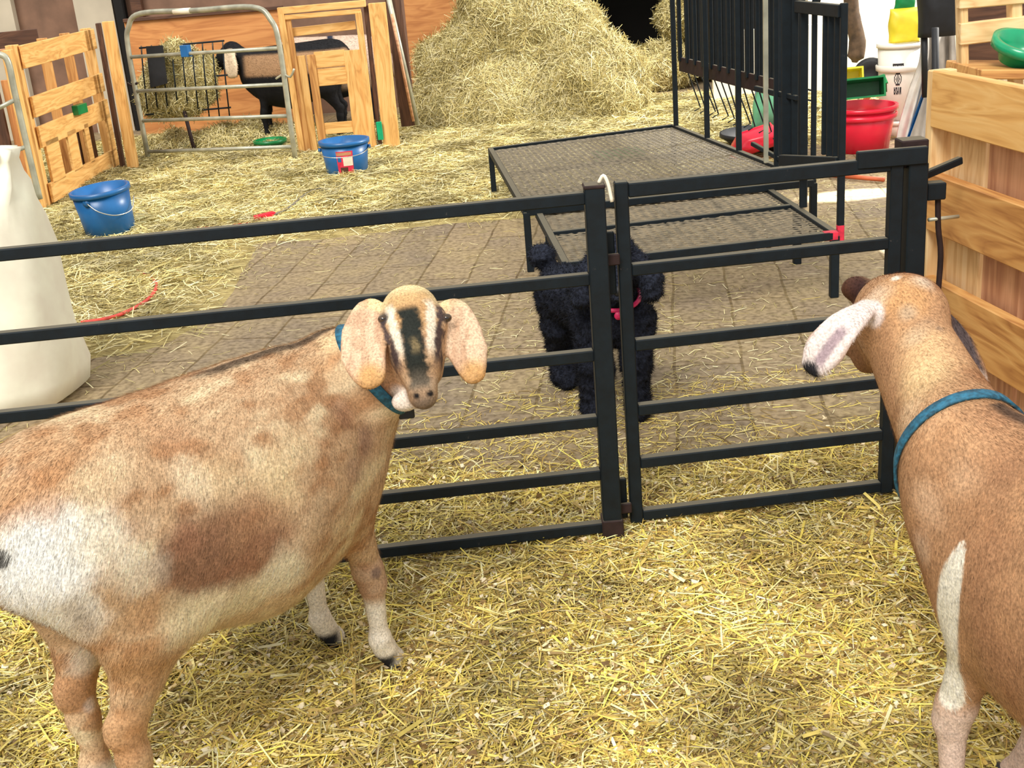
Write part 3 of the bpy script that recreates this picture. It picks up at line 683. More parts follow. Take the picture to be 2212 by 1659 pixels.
for e, w_ in ((e_l, 1), (e_r, 1)):
    dE = np.min([np.linalg.norm(V - A3(p), axis=1) for p in [e[2] * t + e[3] * (1 - t) for t in (0, .25, .5, .75, 1)] + [e[3] * t + e[4] * (1 - t) for t in (0, .5, 1)]], 0)
    f = (1 - sstep(dE, .044, .056))[:, None] * .9; en_ = sstep(vnoise(np.stack([V[:, 0] * 3, V[:, 1], V[:, 2] * .5], 1), 34, 9), .35, .7)[:, None]; T = T * (1 - f) + (A3(lin((236, 204, 174))) * (1 - en_) + A3(lin((216, 176, 146))) * en_) * f
    f = (1 - sstep(np.linalg.norm(V - (e[4] * 1.0), axis=1), .02, .05))[:, None] * .8; T = T * (1 - f) + A3(lin((216, 164, 98))) * f
paint(T, V, N, A3(gy(876, 866, 2.38)), .045, (250, 236, 224), .4, .95)
# face dish line between ear and cheek stays dark only by shade; eye rims are dark skin
eyes = [hit(B1, 828, 689), hit(B1, 964, 687)]
for e in eyes: paint(T, V, N, e, .016, (60, 52, 56), .5, .9)
def flow1(P):
    x, y, z = L1.inv(P); q = P - P0; onh = (np.linalg.norm(q - f1 * .1, axis=1) < .17)[:, None]
    d = -L1.h * .75 + A3((0, 0, -1)) * (.45 + .5 * (np.abs(y) > .08)[:, None]) + L1.l * 0
    return np.where(onh, f1 * 1.0 + A3((0, 0, -.3)), d)
def len1(P):
    q = P - P0; onh = np.linalg.norm(q - f1 * .1, axis=1) < .20
    x, y, z = L1.inv(P); return np.where(onh, .0045, np.where(z < .33, .008, .017))
furry('body', V, Fq, T, int(150000 * FUR), flow1, len1, .0013 if FUR == 1 else .002, 'coat', g1)
for i, e in enumerate(eyes):
    if e is None: continue
    d = (A3(cC) - e); d /= np.linalg.norm(d); c_ = e - d * .0055
    ey_ = lathe('eye', [(0, -.009), (.007, -.007), (.0095, 0), (.008, .005), (.0045, .0082), (0, .0092)], 'iris', g1, c_, 18, axis=d, sx=1.25, xdir=tuple(s1))
    new_mesh_obj('pupil', [c_ + d * .0094 + s1 * a + f1 * b for a, b in ((-.0045, -.0014), (.0045, -.0014), (.0045, .0014), (-.0045, .0014))], [(0, 1, 2, 3)], 'eye', ey_)
hooves(L1, ((.325, -.095), (.315, .095), (-.325, -.10), (-.305, .095)), g1)
ca = A3(gy(742, 742, 2.44)); cb = A3(gy(850, 888, 2.40)); cc = (ca + cb) / 2 + A3((.01, .055, 0))
cax = H(.09, -.045, -.12) - A3(L1(.30, -.0, .68)); cdn = (cb - ca) / np.linalg.norm(cb - ca); cax = cax - cdn * (cax @ cdn); cax /= np.linalg.norm(cax)
col1, CV = band('collar', B1, cc, cax, .024, 'collar', g1, off=.005)
lo = min(CV, key=lambda v: v.z); lo = A3(lo)
tag(board('buckle', Vector(lo + A3((-.015, -.004, .0))), Vector(lo + A3((.02, -.004, .0))), .026, .012, 'blk', col1), 'black plastic buckle')

# ---- the right goat: stands at the crate, facing the gate, seen from behind its left shoulder
ANG2 = math.radians(118)
O2 = A3((.955, 1.55, 0)); L2 = Loc(O2, ANG2, .97)
g2 = empty('goat', tuple(O2), 'brown goat at the right edge, facing away toward the gate, white stripe on foreleg', 'goat', 'brown goats')
F = Field((.25, .85, -.01), (1.45, 2.72, 1.12), GRES)
torso(F, L2, L2.h, L2.l)
foreleg(F, L2, .30, .10, .0); foreleg(F, L2, .28, -.10, .01)
hindleg(F, L2, -.36, .105); hindleg(F, L2, -.36, -.105)
F.seg(L2(-.46, 0, .72), L2(-.52, 0, .64), .03, .014, .03)
S2 = A3(gy(1935, 672, 2.22)); M2 = A3(gy(1832, 700, 2.42))
f2, n2, s2 = orth(M2 - S2, (0, 0, 1))
K = lambda a, s, n: S2 + f2 * a + s2 * s + n2 * n
F.seg(L2(.24, 0, .62), L2(.38, .04, .70), (.15, .11), (.115, .08), .06, side=(0, 0, 1))
F.seg(L2(.37, .04, .70), K(-.0, .0, -.06), (.10, .078), (.074, .066), .05, side=(0, 0, 1))
F.seg(L2(.30, .03, .73), K(-.03, .0, -.01), .055, .058, .05)
F.ell(K(0, 0, -.012), (f2, s2, n2), (.092, .078, .082), .03)
F.ell(K(-.05, 0, -.01), (f2, s2, n2), (.06, .070, .066), .03)
F.seg(K(.04, 0, -.005), K(.20, 0, -.04), (.070, .054), (.034, .032), .03, side=n2)
F.seg(K(.04, 0, -.06), K(.16, 0, -.08), (.052, .036), (.030, .026), .03, side=n2)
F.ell(A3(gy(1850, 622, 2.33)), (f2, s2, n2), (.030, .03, .024), .03)
e2l = [K(-.01, .05, .03), K(-.03, .085, .028)]
sgn = 1 if (K(0, .1, 0) - K(0, 0, 0)) @ A3(cR) < 0 else -1
e2l = [K(-.01, sgn * .05, .02), A3(gy(1862, 676, 2.14)), A3(gy(1818, 712, 2.10)), A3(gy(1784, 758, 2.09)), A3(gy(1758, 792, 2.09))]
e2r = [K(.0, -sgn * .05, .02), A3(gy(2036, 700, 2.36)), A3(gy(2062, 752, 2.36)), A3(gy(2082, 805, 2.34)), A3(gy(2100, 845, 2.33))]
en = A3(cC) - e2l[2]; en /= np.linalg.norm(en)
ear_sheet(F, e2l, (.014, .016, .024, .028, .016), .008, en + A3((-.2, 0, .3)))
ear_sheet(F, e2r, (.018, .022, .030, .032, .026), .0085, en + A3((.6, 0, .2)))
V, Fq = F.mesh(); V = relax(V, Fq, 2); N, _ = vnormals(V, Fq); B2 = bvh_of(V, Fq)
x, y, z = L2.inv(V); hp = lambda a, b: hit(B2, a, b)
T = np.tile(A3(lin((192, 148, 110))), (len(V), 1))
m = sstep(vnoise(V, 10, 11) * .6 + vnoise(V, 26, 12) * .4, .5, .75)[:, None]; T = T * (1 - m * .6) + A3(lin((214, 166, 122))) * m * .6
m = sstep(vnoise(V, 8, 15), .6, .8)[:, None]; T = T * (1 - m * .5) + A3(lin((156, 100, 62))) * m * .5
for px, py, r, c, so, k in (
    (2000, 760, .09, (228, 182, 128), .8, .7), (1990, 820, .08, (240, 208, 150), .9, .6), (1960, 640, .07, (206, 148, 88), .7, .7), (1880, 650, .05, (236, 210, 180), .8, .6), (1930, 950, .07, (238, 196, 156), .8, .8), (1960, 900, .06, (240, 204, 160), .8, .7), (2010, 900, .06, (226, 176, 128), .8, .6),
    (1995, 608, .035, (240, 224, 200), .9, .5), (1935, 600, .014, (250, 240, 226), .6, .8), (1960, 675, .025, (176, 156, 130), .8, .6), (2000, 700, .03, (170, 136, 104), .9, .4), (2030, 710, .012, (120, 96, 78), .8, .6), (1975, 730, .03, (196, 170, 138), .9, .5),
    (1855, 740, .05, (176, 136, 110), .8, .6), (1835, 780, .03, (120, 76, 52), .7, .7), (1960, 1160, .06, (236, 206, 182), .9, .6), (1970, 1260, .05, (226, 190, 160), .9, .5),
    (2170, 900, .07, (160, 106, 70), .9, .6), (2110, 960, .06, (204, 154, 108), .9, .5), (2130, 1200, .10, (176, 120, 80), .9, .5), (2180, 1000, .10, (150, 98, 62), .9, .6), (2160, 1420, .12, (158, 104, 66), .9, .6), (2120, 1320, .08, (160, 108, 70), .9, .5), (2000, 1080, .06, (226, 186, 148), .9, .6), (2080, 1030, .05, (222, 178, 136), .9, .5), (1990, 1180, .05, (228, 194, 162), .9, .6), (2170, 1560, .08, (120, 84, 72), .9, .6)): paint(T, V, N, hp(px, py), r, c, so, k, .3, int(px))
# white stripe running down the fore leg
if hp(2060, 1190) is not None:
    stripe = [(2078, 1180, .010), (2066, 1215, .022), (2054, 1255, .032), (2046, 1300, .036), (2044, 1350, .037), (2046, 1400, .035), (2050, 1450, .034), (2048, 1500, .032)]
    stripe = [tuple(float(np.interp(t, range(len(stripe)), [s[i] for s in stripe])) for i in range(3)) for t in np.linspace(0, len(stripe) - 1, 26)]
    for px, py, r in stripe:
        h_ = hp(px, py)
        if h_ is not None: paint(T, V, N, h_, r, (253, 246, 230), .25, 1, .1)
wl = (1 - sstep(z, .27, .33)) * (x > 0); T = T * (1 - wl[:, None] * .8) + A3(lin((238, 216, 204))) * wl[:, None] * .8
sp = (1 - sstep(np.abs(y), .008, .03)) * sstep(z, .74, .78) * (x < .34); T = T * (1 - sp[:, None] * .8) + A3(lin((56, 46, 44))) * sp[:, None] * .8
for e, tip, inner in ((e2l, (34, 34, 40), True), (e2r, (210, 190, 180), False)):
    dE = np.min([np.linalg.norm(V - A3(p), axis=1) for p in [e[i] * t + e[i + 1] * (1 - t) for i in (1, 2, 3) for t in (0, .33, .66, 1)]], 0)
    f = (1 - sstep(dE, .034, .044))[:, None] * .95; T = T * (1 - f) + A3(lin((244, 230, 226) if inner else (86, 78, 84))) * f
    if inner:
        mid = hp(1793, 748); mid = A3(gy(1795, 745, 2.11)) if mid is None else mid; ax = e[4] - e[2]; ax /= np.linalg.norm(ax); qd = V - mid; al = qd @ ax; rad = np.linalg.norm(qd - al[:, None] * ax, axis=1)
        f = ((1 - sstep(rad, .006, .016)) * (1 - sstep(np.abs(al), .03, .055)))[:, None] * .75; T = T * (1 - f) + A3(lin((140, 112, 128))) * f  # mauve streak paints in the shading of the ear's hollow
        f = sstep((V - e[4]) @ ax, .012, .02)[:, None] * (dE < .06)[:, None]; T = T * (1 - f) + A3(lin(tip)) * f
    else:
        f = (1 - sstep(np.linalg.norm(V - e[4], axis=1), .035, .055))[:, None]; T = T * (1 - f) + A3(lin((250, 226, 210))) * f
paint(T, V, N, hp(1750, 802), .024, (34, 34, 40), .4, 1)
paint(T, V, N, A3(gy(1838, 618, 2.31)), .055, (60, 34, 30), .5, 1)
hm = sstep((V - S2) @ f2, .06, .12)[:, None] * (np.linalg.norm(V - S2, axis=1) < .3)[:, None] * (z > .7)[:, None] * (dE > .06)[:, None]
T = T * (1 - hm * .7) + A3(lin((120, 78, 54))) * hm * .7
def flow2(P):
    x, y, z = L2.inv(P); return -L2.h * .7 + A3((0, 0, -1)) * (.5 + .5 * (np.abs(y) > .08)[:, None])
def len2(P):
    x, y, z = L2.inv(P); return np.where(z < .33, .008, np.where(np.linalg.norm(P - S2, axis=1) < .24, np.where(P[:, 0] < .62, .003, .008), .014))
furry('body', V, Fq, T, int(150000 * FUR), flow2, len2, .0013 if FUR == 1 else .002, 'coat', g2)
hooves(L2, ((.335, .10), (.325, -.10), (-.34, .105), (-.34, -.105)), g2)
cc = A3(L2(.355, .035, .70)) * .82 + K(-.02, 0, -.06) * .18; cax = K(-.02, 0, -.06) - A3(L2(.32, .03, .70)); cax /= np.linalg.norm(cax)
col2, CV = band('collar', B2, cc, cax, .022, 'collar', g2, off=.005)
lo = A3(min(CV, key=lambda v: v.z))
rp = [Vector(lo) + Vector((math.cos(t) * .012, -.004, -.012 + math.sin(t) * .014)) for t in np.linspace(0, 2 * math.pi, 13)[:-1]]
tag(tube('ring', rp, .0022, 'steelring', col2, 6, True), 'bright metal ring')

# ---- black curly dog behind the fence, facing the camera
dg = empty('dog', (.3, 4.02, 0), 'black curly poodle with a pink tag standing behind the fence post', 'dog')
F = Field((-.15, 3.55, -.005), (.75, 4.55, .66), GRES)
hf = (.28, 4.22); 
def dseg(a, b, ra, rb, k=.03): F.seg(a, b, ra * .92, rb * .92, k)
dseg((.215, 4.22, .36), (.335, 3.99, .365), .108, .118, .05)
dseg((.335, 3.99, .36), (.36, 3.93, .34), .118, .10, .05)
for (x, y) in ((.185, 4.23), (.33, 4.29)):
    dseg((x + .01, y + .0, .36), (x, y - .02, .24), .085, .06); dseg((x, y - .02, .24), (x + .005, y + .03, .14), .055, .045); dseg((x + .005, y + .03, .14), (x + .01, y, .05), .045, .05); dseg((x + .01, y, .04), (x + .02, y - .04, .03), .04, .035)
for (x, y) in ((.275, 3.90), (.425, 3.87)):
    dseg((x + .01, y + .02, .34), (x, y, .20), .07, .052); dseg((x, y, .20), (x, y, .05), .05, .045); dseg((x, y, .03), (x, y - .035, .025), .038, .032)
dseg((.35, 3.93, .41), (.362, 3.86, .53), .085, .085, .05)                      # neck
F.ell((.362, 3.82, .555), np.eye(3), (.078, .075, .075), .03)                      # skull
F.ell((.362, 3.84, .602), np.eye(3), (.07, .062, .045), .03)                      # topknot
dseg((.362, 3.79, .535), (.362, 3.71, .50), .045, .033)                          # muzzle
for s in (-1, 1):
    dseg((.362 + s * .07, 3.83, .565), (.362 + s * .115, 3.82, .495), .034, .04, .02); dseg((.362 + s * .115, 3.82, .495), (.362 + s * .118, 3.81, .46), .042, .038, .02)
dseg((.19, 4.29, .42), (.15, 4.30, .47), .03, .03, .03); F.ell((.145, 4.30, .485), np.eye(3), (.045, .045, .04), .02)
V, Fq = F.mesh(); V = relax(V, Fq, 1); N, _ = vnormals(V, Fq)
V = V + N * ((vnoise(V, 60, 3) - .5) * .014 + (vnoise(V, 120, 4) - .5) * .006)[:, None]
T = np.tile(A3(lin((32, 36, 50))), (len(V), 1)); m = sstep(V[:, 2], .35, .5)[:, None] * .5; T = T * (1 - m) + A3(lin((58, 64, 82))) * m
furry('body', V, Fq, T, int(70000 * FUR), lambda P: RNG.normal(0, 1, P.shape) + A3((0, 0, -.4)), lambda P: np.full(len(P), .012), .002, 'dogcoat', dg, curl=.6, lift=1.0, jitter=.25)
for s in (-1, 1): lathe('eye', [(0, -.01), (.009, -.004), (.01, 0), (.007, .007), (0, .01)], 'eye', dg, (.362 + s * .033, 3.752, .568), 12, axis=(0, -1, .1))
F = None
lathe('nose', [(0, -.014), (.014, -.008), (.017, 0), (.012, .010), (0, .014)], 'blk', dg, (.362, 3.68, .51), 14, axis=(0, -1, .1), sx=1.15)
dcol = tube('collar', [Vector((.365 + math.cos(t) * .085, 3.89 + math.sin(t) * .08, .435 - .03 * math.sin(t) * -1)) for t in np.linspace(0, 2 * math.pi, 25)[:-1]], .008, 'pink', dg, 8, True)
lathe('tag', [(0, -.002), (.014, -.002), (.014, .002), (0, .002)], 'pink', dcol, (.365, 3.785, .395), 16, axis=(0, -1, 0))

# ---- pen animals
def far_goat(name, label, O, ang, cols, head, parts_extra=None, s=1.0):
    Lx = Loc(O, ang); r = empty(name, O, label, 'goat'); F = Field(A3(O) - A3((.95, .8, .01)), A3(O) + A3((.95, .8, 1.05)), .012)
    torso(F, Lx, Lx.h, Lx.l)
    foreleg(F, Lx, .28, .09); foreleg(F, Lx, .28, -.09); hindleg(F, Lx, -.36, .1); hindleg(F, Lx, -.36, -.1)
    hb, hm = [A3(h) for h in head]
    a = Lx(*hb); b = Lx(*hm); F.seg(Lx(.30, 0, .68), a, (.12, .08), (.07, .06), .05, side=(0, 0, 1))
    d = (b - a) / np.linalg.norm(b - a)
    F.seg(a, a + d * .08, .09, .075, .03); F.seg(a + d * .08, b, .07, .042, .03)
    for sg in (-1, 1):
        e0_ = a + Lx.l * .06 * sg + A3((0, 0, .02)); ear_sheet(F, [e0_, e0_ + Lx.l * .04 * sg + A3((0, 0, -.03)), e0_ + Lx.l * .06 * sg + A3((0, 0, -.12)), e0_ + Lx.l * .06 * sg + A3((0, 0, -.20))], (.03, .04, .052, .035), .022, Lx.l)
    V, Fq = F.mesh(); V = relax(V, Fq, 1); T = cols(Lx, V, a, b)
    o = furry('body', V, Fq, T, int(16000 * max(FUR, .5)), lambda P: -Lx.h * .8 + A3((0, 0, -.5)), lambda P: np.full(len(P), .02), .004, 'coat', r)
    hooves(Lx, ((.32, .09), (.32, -.09), (-.34, .1), (-.34, -.1)), r)
    return r, Lx, V, Fq
def colA(L, V, a, b):
    x, y, z = L.inv(V); T = np.tile(A3(lin((24, 24, 28))), (len(V), 1))
    side = (1 - sstep(np.abs(z - .68 + .0), .07, .10)) * (1 - sstep(x, .36, .42)) * sstep(np.abs(y), .02, .06); T = T * (1 - side[:, None]) + A3(lin((168, 132, 98))) * side[:, None]
    for sg in (-1, 1):
        e = a + L.l * .12 * sg + A3((0, 0, -.09)); d = V - e; d[:, 2] *= .45; f = (1 - sstep(np.linalg.norm(d, axis=1), .06, .075)) * (np.abs(y) > .10); T = T * (1 - f[:, None]) + A3(lin((244, 220, 190))) * f[:, None]
    return T
gA = gz(585, 330, 0)
far_goat('goat', 'black goat with a long white ear eating hay behind the metal gate', (gA.x + .20, 10.85, 0), math.radians(178), colA, ((.50, 0, .80), (.70, .0, .66)))
def colB(L, V, a, b):
    T = np.tile(A3(lin((214, 188, 170))), (len(V), 1)); x, y, z = L.inv(V); f = (1 - sstep(np.abs(x + .02), .02, .035)) * (z > .6); T = T * (1 - f[:, None]) + A3(lin((48, 56, 78))) * f[:, None]
    d = (1 - sstep(z, .34, .42)); T = T * (1 - d[:, None]) + A3(lin((40, 44, 56))) * d[:, None]; return T
far_goat('goat', 'pale goat with a dark strap round its body behind the slatted wooden door', (-1.35, 11.35, 0), math.radians(8), colB, ((.42, 0, .62), (.55, 0, .45)))

# ------------------------------------------------------------------ straw and hay
PAL_Y = np.array([lin(c) for c in ((240, 220, 122), (226, 202, 104), (246, 232, 160), (208, 176, 88), (244, 224, 100), (184, 154, 80), (250, 240, 192), (136, 108, 58), (178, 162, 98), (236, 214, 110))])
PAL_H = np.array([lin(c) for c in ((226, 212, 150), (212, 196, 130), (238, 226, 172), (178, 166, 108), (190, 170, 104), (236, 226, 184), (160, 148, 96))])
PAL_Y = PAL_Y * .86 + np.array(lin((206, 186, 130))) * .14
def strands(P, N, D, L, W, pal, jit=.1, curve=.25):
    """curved flat stems as 2-segment ribbons"""
    n = len(P); D = D / np.linalg.norm(D, axis=1)[:, None]; S = np.cross(D, N); S /= np.maximum(np.linalg.norm(S, axis=1), 1e-6)[:, None]
    bend = (S * RNG.normal(0, curve, (n, 1)) + N * RNG.normal(.05, curve * .5, (n, 1)))
    roll = RNG.normal(0, .5, (n, 1)); Wv = (S * np.cos(roll) + N * np.sin(roll)) * W[:, None] / 2
    p0 = P - D * L[:, None] / 2; p2 = P + D * L[:, None] / 2; p1 = P + bend * L[:, None] * .25
    V = np.stack([p0 - Wv, p0 + Wv, p1 + Wv, p1 - Wv, p2 + Wv, p2 - Wv], 1).reshape(-1, 3)
    b = np.arange(n)[:, None] * 6; F = np.concatenate([b + np.array([0, 1, 2, 3]), b + np.array([3, 2, 4, 5])])
    c = pal[RNG.integers(0, len(pal), n)] * (1 + RNG.normal(0, jit, (n, 1))); c = np.clip(c, 0, 1)
    return V, F, np.repeat(c, 6, 0)
def bedding_mat(name, cols):
    t = NT(name); tc = t.n('ShaderNodeTexCoord'); out = None
    for i, rot in enumerate((.5, 1.7, 2.6)):
        mp = t.n('ShaderNodeMapping'); mp.inputs['Rotation'].default_value = (0, 0, rot); mp.inputs['Scale'].default_value = (14, 120, 60); t.l(tc.outputs['Object'], mp.inputs[0])
        nz = t.n('ShaderNodeTexNoise'); nz.inputs['Scale'].default_value = 1; nz.inputs['Detail'].default_value = 3; nz.inputs['Distortion'].default_value = .6; t.l(mp.outputs[0], nz.inputs['Vector'])
        if out is None: out = nz.outputs[0]
        else:
            m = t.n('ShaderNodeMath', operation='MAXIMUM'); t.l(out, m.inputs[0]); t.l(nz.outputs[0], m.inputs[1]); out = m.outputs[0]
    t.base(t.ramp(out, [(.45, cols[0]), (.6, cols[1]), (.75, cols[2])])); t.b.inputs['Roughness'].default_value = .85; t.bump(out, .6, .01)
    return t.m
M['bed'] = bedding_mat('bedding_base', ((96, 74, 36), (168, 142, 78), (216, 192, 116)))
M['haybase'] = bedding_mat('hay_base', ((110, 94, 56), (170, 152, 96), (210, 194, 136)))

# ------------------------------------------------------------------ pens on the left
def ppm(P): return CAM_F / (Vector(P) - cC).dot(cF)
def vb(name, x0, y0, x1, y1, wpx, Y, mat, par=None, t=.025, Y1=None):
    """board lying in an upright plane at depth Y, its ends and width read from the photograph"""
    p = gy(x0, y0, Y); q = gy(x1, y1, Y1 or Y); wd = wpx / ppm((p + q) / 2); dr = (q - p).normalized()
    up = Vector((0, -1, 0)).cross(dr) if abs(dr.z) > .7 else Vector((0, 0, 1))
    return board(name, p, q, wd, t, mat, par, up=up)
# galvanised bow gate
mg0, mg1 = gz(322, 352, 0), gz(640, 358, 0); zt = gy(430, 22, 9.95).z
mg = empty('metal_gate', (mg0 + mg1) / 2, 'galvanised tube gate with rounded top corners, closing the hay pen', 'gate')
def mgp(u, z): return Vector((mg0.x + (mg1.x - mg0.x) * u, mg0.y + (mg1.y - mg0.y) * u, z))
tube('tube_frame', [mgp(0, .0)] + smooth_path([mgp(0, .3), mgp(0, zt - .28), mgp(.03, zt - .1), mgp(.13, zt), mgp(.5, zt), mgp(.87, zt), mgp(.97, zt - .1), mgp(1, zt - .28), mgp(1, .3)], 6) + [mgp(1, .0)], .021, 'galv', mg)
for (yl, yr) in ((122, 94), (197, 172), (262, 240), (330, 302)):
    a, b = gy(300, yl, mg0.y - .02), gy(620, yr, mg1.y + .02); tube('rail', [mgp(.01, a.z), mgp(.99, a.z * .5 + b.z * .5)], .015, 'galv', mg)
tube('foot_tube', [mgp(.93, .02), mgp(1.0, .02)], .02, 'galv', mg)
tag(tube('sleeve', [mgp(.36, zt), mgp(.47, zt)], .0235, 'white', mg), 'white plastic sleeve')
tube('latch', smooth_path([mgp(.95, .67), mgp(1.0, .70), mgp(1.04, .68), mgp(1.07, .74)], 3), .008, 'galv', mg)
tag(board('clip', mgp(.37, .90), mgp(.42, .90), .09, .05, 'blue', mg), 'blue clip')
tube('chain', smooth_path([mgp(.02, .66), mgp(-.02, .64), mgp(-.05, .66)], 3), .01, 'rust', mg)
# wooden post at the pen corner
pw = empty('corner_post', gz(288, 372, 0), 'tall orange pine post between the slatted pallet and the metal gate', 'post')
vb('post', 290, 372, 233, 46, 22, 9.88, 'pine', pw, .06); vb('shade_strip', 268, 372, 212, 50, 9, 9.95, 'darkwood', pw, .05)  # second, dark strip puts the shadow beside the post in as wood
# slatted pallet fence running toward the camera
pA, pB = gz(118, 452, 0), gz(262, 366, 0)
pf = empty('pallet_fence', pA, 'honey pine pallet stood on end as a fence, left of the metal gate', 'fence')
def pp(u, z): return Vector((pA.x + (pB.x - pA.x) * u, pA.y + (pB.y - pA.y) * u, z))
def zA(x, y): return gy(x, y, pA.y).z
for n, (y0, y1) in enumerate(((96, 146), (207, 252), (272, 318), (394, 436))):
    z0, z1 = zA(70 + (y1 - 96) * .2, y1), zA(70 + (y0 - 96) * .2, y0); board('slat', pp(0, (z0 + z1) / 2), pp(.97, (z0 + z1) / 2 - .0), z1 - z0, .022, 'pine', pf)
sd_ = Vector((-.05, 0, 0))
for u, m in ((.0, 'pine'), (.36, 'oak'), (.66, 'oak'), (.97, 'pine')): board('stringer', pp(u, 0) + sd_ * 1.1, pp(u, zA(66, 94)) + sd_ * 1.1, .035 if 0 < u < .9 else .07, .07, m, pf, up=(0, 1, 0))
board('post', pp(-.10, 0) + sd_ * .6, pp(-.10, zA(66, 94) - .02) + sd_ * .6, .09, .05, 'pine', pf, up=(0, 1, 0))
for u0, u1 in ((.04, .20), (.32, .44), (.56, .62), (.90, .97)):
    z0, z1 = zA(100, 395) - .02, zA(90, 315) + .02; board('block', pp(u0, (z0 + z1) / 2), pp(u1, (z0 + z1) / 2), z1 - z0, .022, 'pine', pf)
for u in (.25, .48, .68, .85): board('back_slat', pp(u, .12) + sd_ * 2.2, pp(u, .55) + sd_ * 2.2, .11, .018, 'darkwood', pf, up=(0, 1, 0))
gh = pp(.45, zA(95, 262)) + Vector((.03, 0, -.02))
tag(board('hay_net_clip', gh, gh + Vector((.02, .16, .0)), .07, .05, 'green'), 'green plastic grip poking through the slats of the pine pallet', 'handle')
# panels and another tube gate at the far left
lw = empty('wood_partition', (-3.75, 8.6, 0), 'low brown wooden partition at the far left edge behind the tube gate', 'partition')
for k, m in enumerate(('oak', 'darkwood', 'oak', 'darkwood', 'ply')):
    board('plank', (-3.9 + k * .13, 8.75 + k * .05, 0), (-3.9 + k * .13, 8.75 + k * .05, .88), .12, .03, m, lw, up=(1, 0, 0))
board('top_rail', (-4.3, 8.9, 1.06), (-3.34, 9.1, 1.06), .05, .05, 'pinkwood', lw); board('top_rail', (-4.3, 9.3, 1.12), (-3.34, 9.6, 1.12), .12, .03, 'darkwood', lw)
lg = empty('tube_gate', gy(40, 330, 7.9) * 1, 'narrow galvanised tube gate end at the left edge, above the white sack', 'gate')
tube('tube_frame', smooth_path([gy(-40, 118, 8.0), gy(0, 118, 8.0), gy(18, 135, 8.0), gy(32, 200, 8.0), gy(62, 330, 8.0), gy(86, 430, 8.0)], 5), .02, 'galv', lg)
for y in (232, 335): tube('rail', [gy(-40, y + 20, 8.0), gy(40 + (y - 232) * .2, y - 20, 8.0)], .014, 'galv', lg)
# orange plywood in the pen
pl = empty('plywood_sheet', gz(450, 290, 0), 'long orange plywood sheet lining the back of the goat pen', 'board')
a, b = gy(268, 47, 11.7), gy(612, 20, 11.7); board('sheet', Vector((a.x, 11.7, a.z / 2)), Vector((b.x, 11.7, a.z / 2)), a.z, .02, 'ply', pl)
board('cap_rail', Vector((a.x, 11.69, a.z + .01)), Vector((b.x, 11.69, a.z + .01)), .03, .05, 'darkwood', pl)
a, b = gy(872, 0, 12.3), gy(990, 0, 12.3); pl2 = board('plywood_sheet', Vector((a.x, 12.3, .6)), Vector((b.x + .3, 12.3, .6)), 1.25, .02, 'ply'); tag(pl2, 'orange plywood sheet standing left of the hay pile', 'board')
# slatted half door
hd_ = empty('half_door', gz(640, 345, 0), 'tall pine slatted half door right of the metal gate, behind the labelled blue bucket', 'door')
YD = 9.9
for nm, *a in (('stile', 606, 18, 656, 346, 13, YD, 'pine', .05), ('stile', 620, 36, 668, 344, 14, YD + .01, 'oak', .03), ('top_rail', 600, 24, 790, 7, 14, YD, 'pine', .05), ('top_rail', 614, 38, 780, 24, 10, YD - .005, 'pine', .03),
               ('stile', 774, 26, 811, 345, 13, YD - .01, 'pine', .05), ('slat', 628, 70, 768, 54, 18, YD + .06, 'pine', .02), ('stile', 650, 120, 681, 344, 17, YD + .025, 'pine', .02), ('stile', 671, 118, 702, 344, 17, YD + .02, 'oak', .025),
               ('slat', 680, 130, 746, 124, 34, YD + .03, 'pine', .02), ('slat', 686, 168, 752, 162, 36, YD + .035, 'pine', .02), ('stile', 760, 108, 788, 340, 36, YD + .02, 'pine', .02), ('slat', 700, 278, 762, 273, 24, YD + .03, 'pine', .02),
               ('slat', 706, 322, 766, 317, 22, YD + .03, 'oak', .02), ('stile', 790, 12, 824, 342, 9, YD + .04, 'darkwood', .03)):  # last stile is a dark strip standing in for the shaded gap
    vb(nm, a[0], a[1], a[2], a[3], a[4], a[5], a[6], hd_, a[7])
dpst = empty('door_post', gz(845, 330, 0), 'wide pale pine board post right of the slatted half door', 'post'); vb('post', 814, 6, 848, 328, 36, YD + .02, 'pine', dpst, .05)
vb('cleat', 818, 263, 823, 302, 12, YD - .03, 'mint', dpst, .02)
# leaning pipe and dark boards beside the door
lb = empty('dark_board', gz(880, 272, 0), 'dark brown board leaning between the half door and the hay pile', 'board'); vb('board', 848, -10, 884, 272, 34, 10.35, 'darkwood', lb, .03)
tag(tube('pipe', [gy(836, -20, 10.3), gy(902, 270, 10.3)], .021, 'galv'), 'grey metal pipe leaning on the dark board left of the hay pile', 'pipe')
tag(tube('pipe', [gy(846, 30, 10.22), gy(893, 262, 10.22)], .012, 'pinkwood'), 'thin brown pole leaning in front of the grey metal pipe', 'pipe')
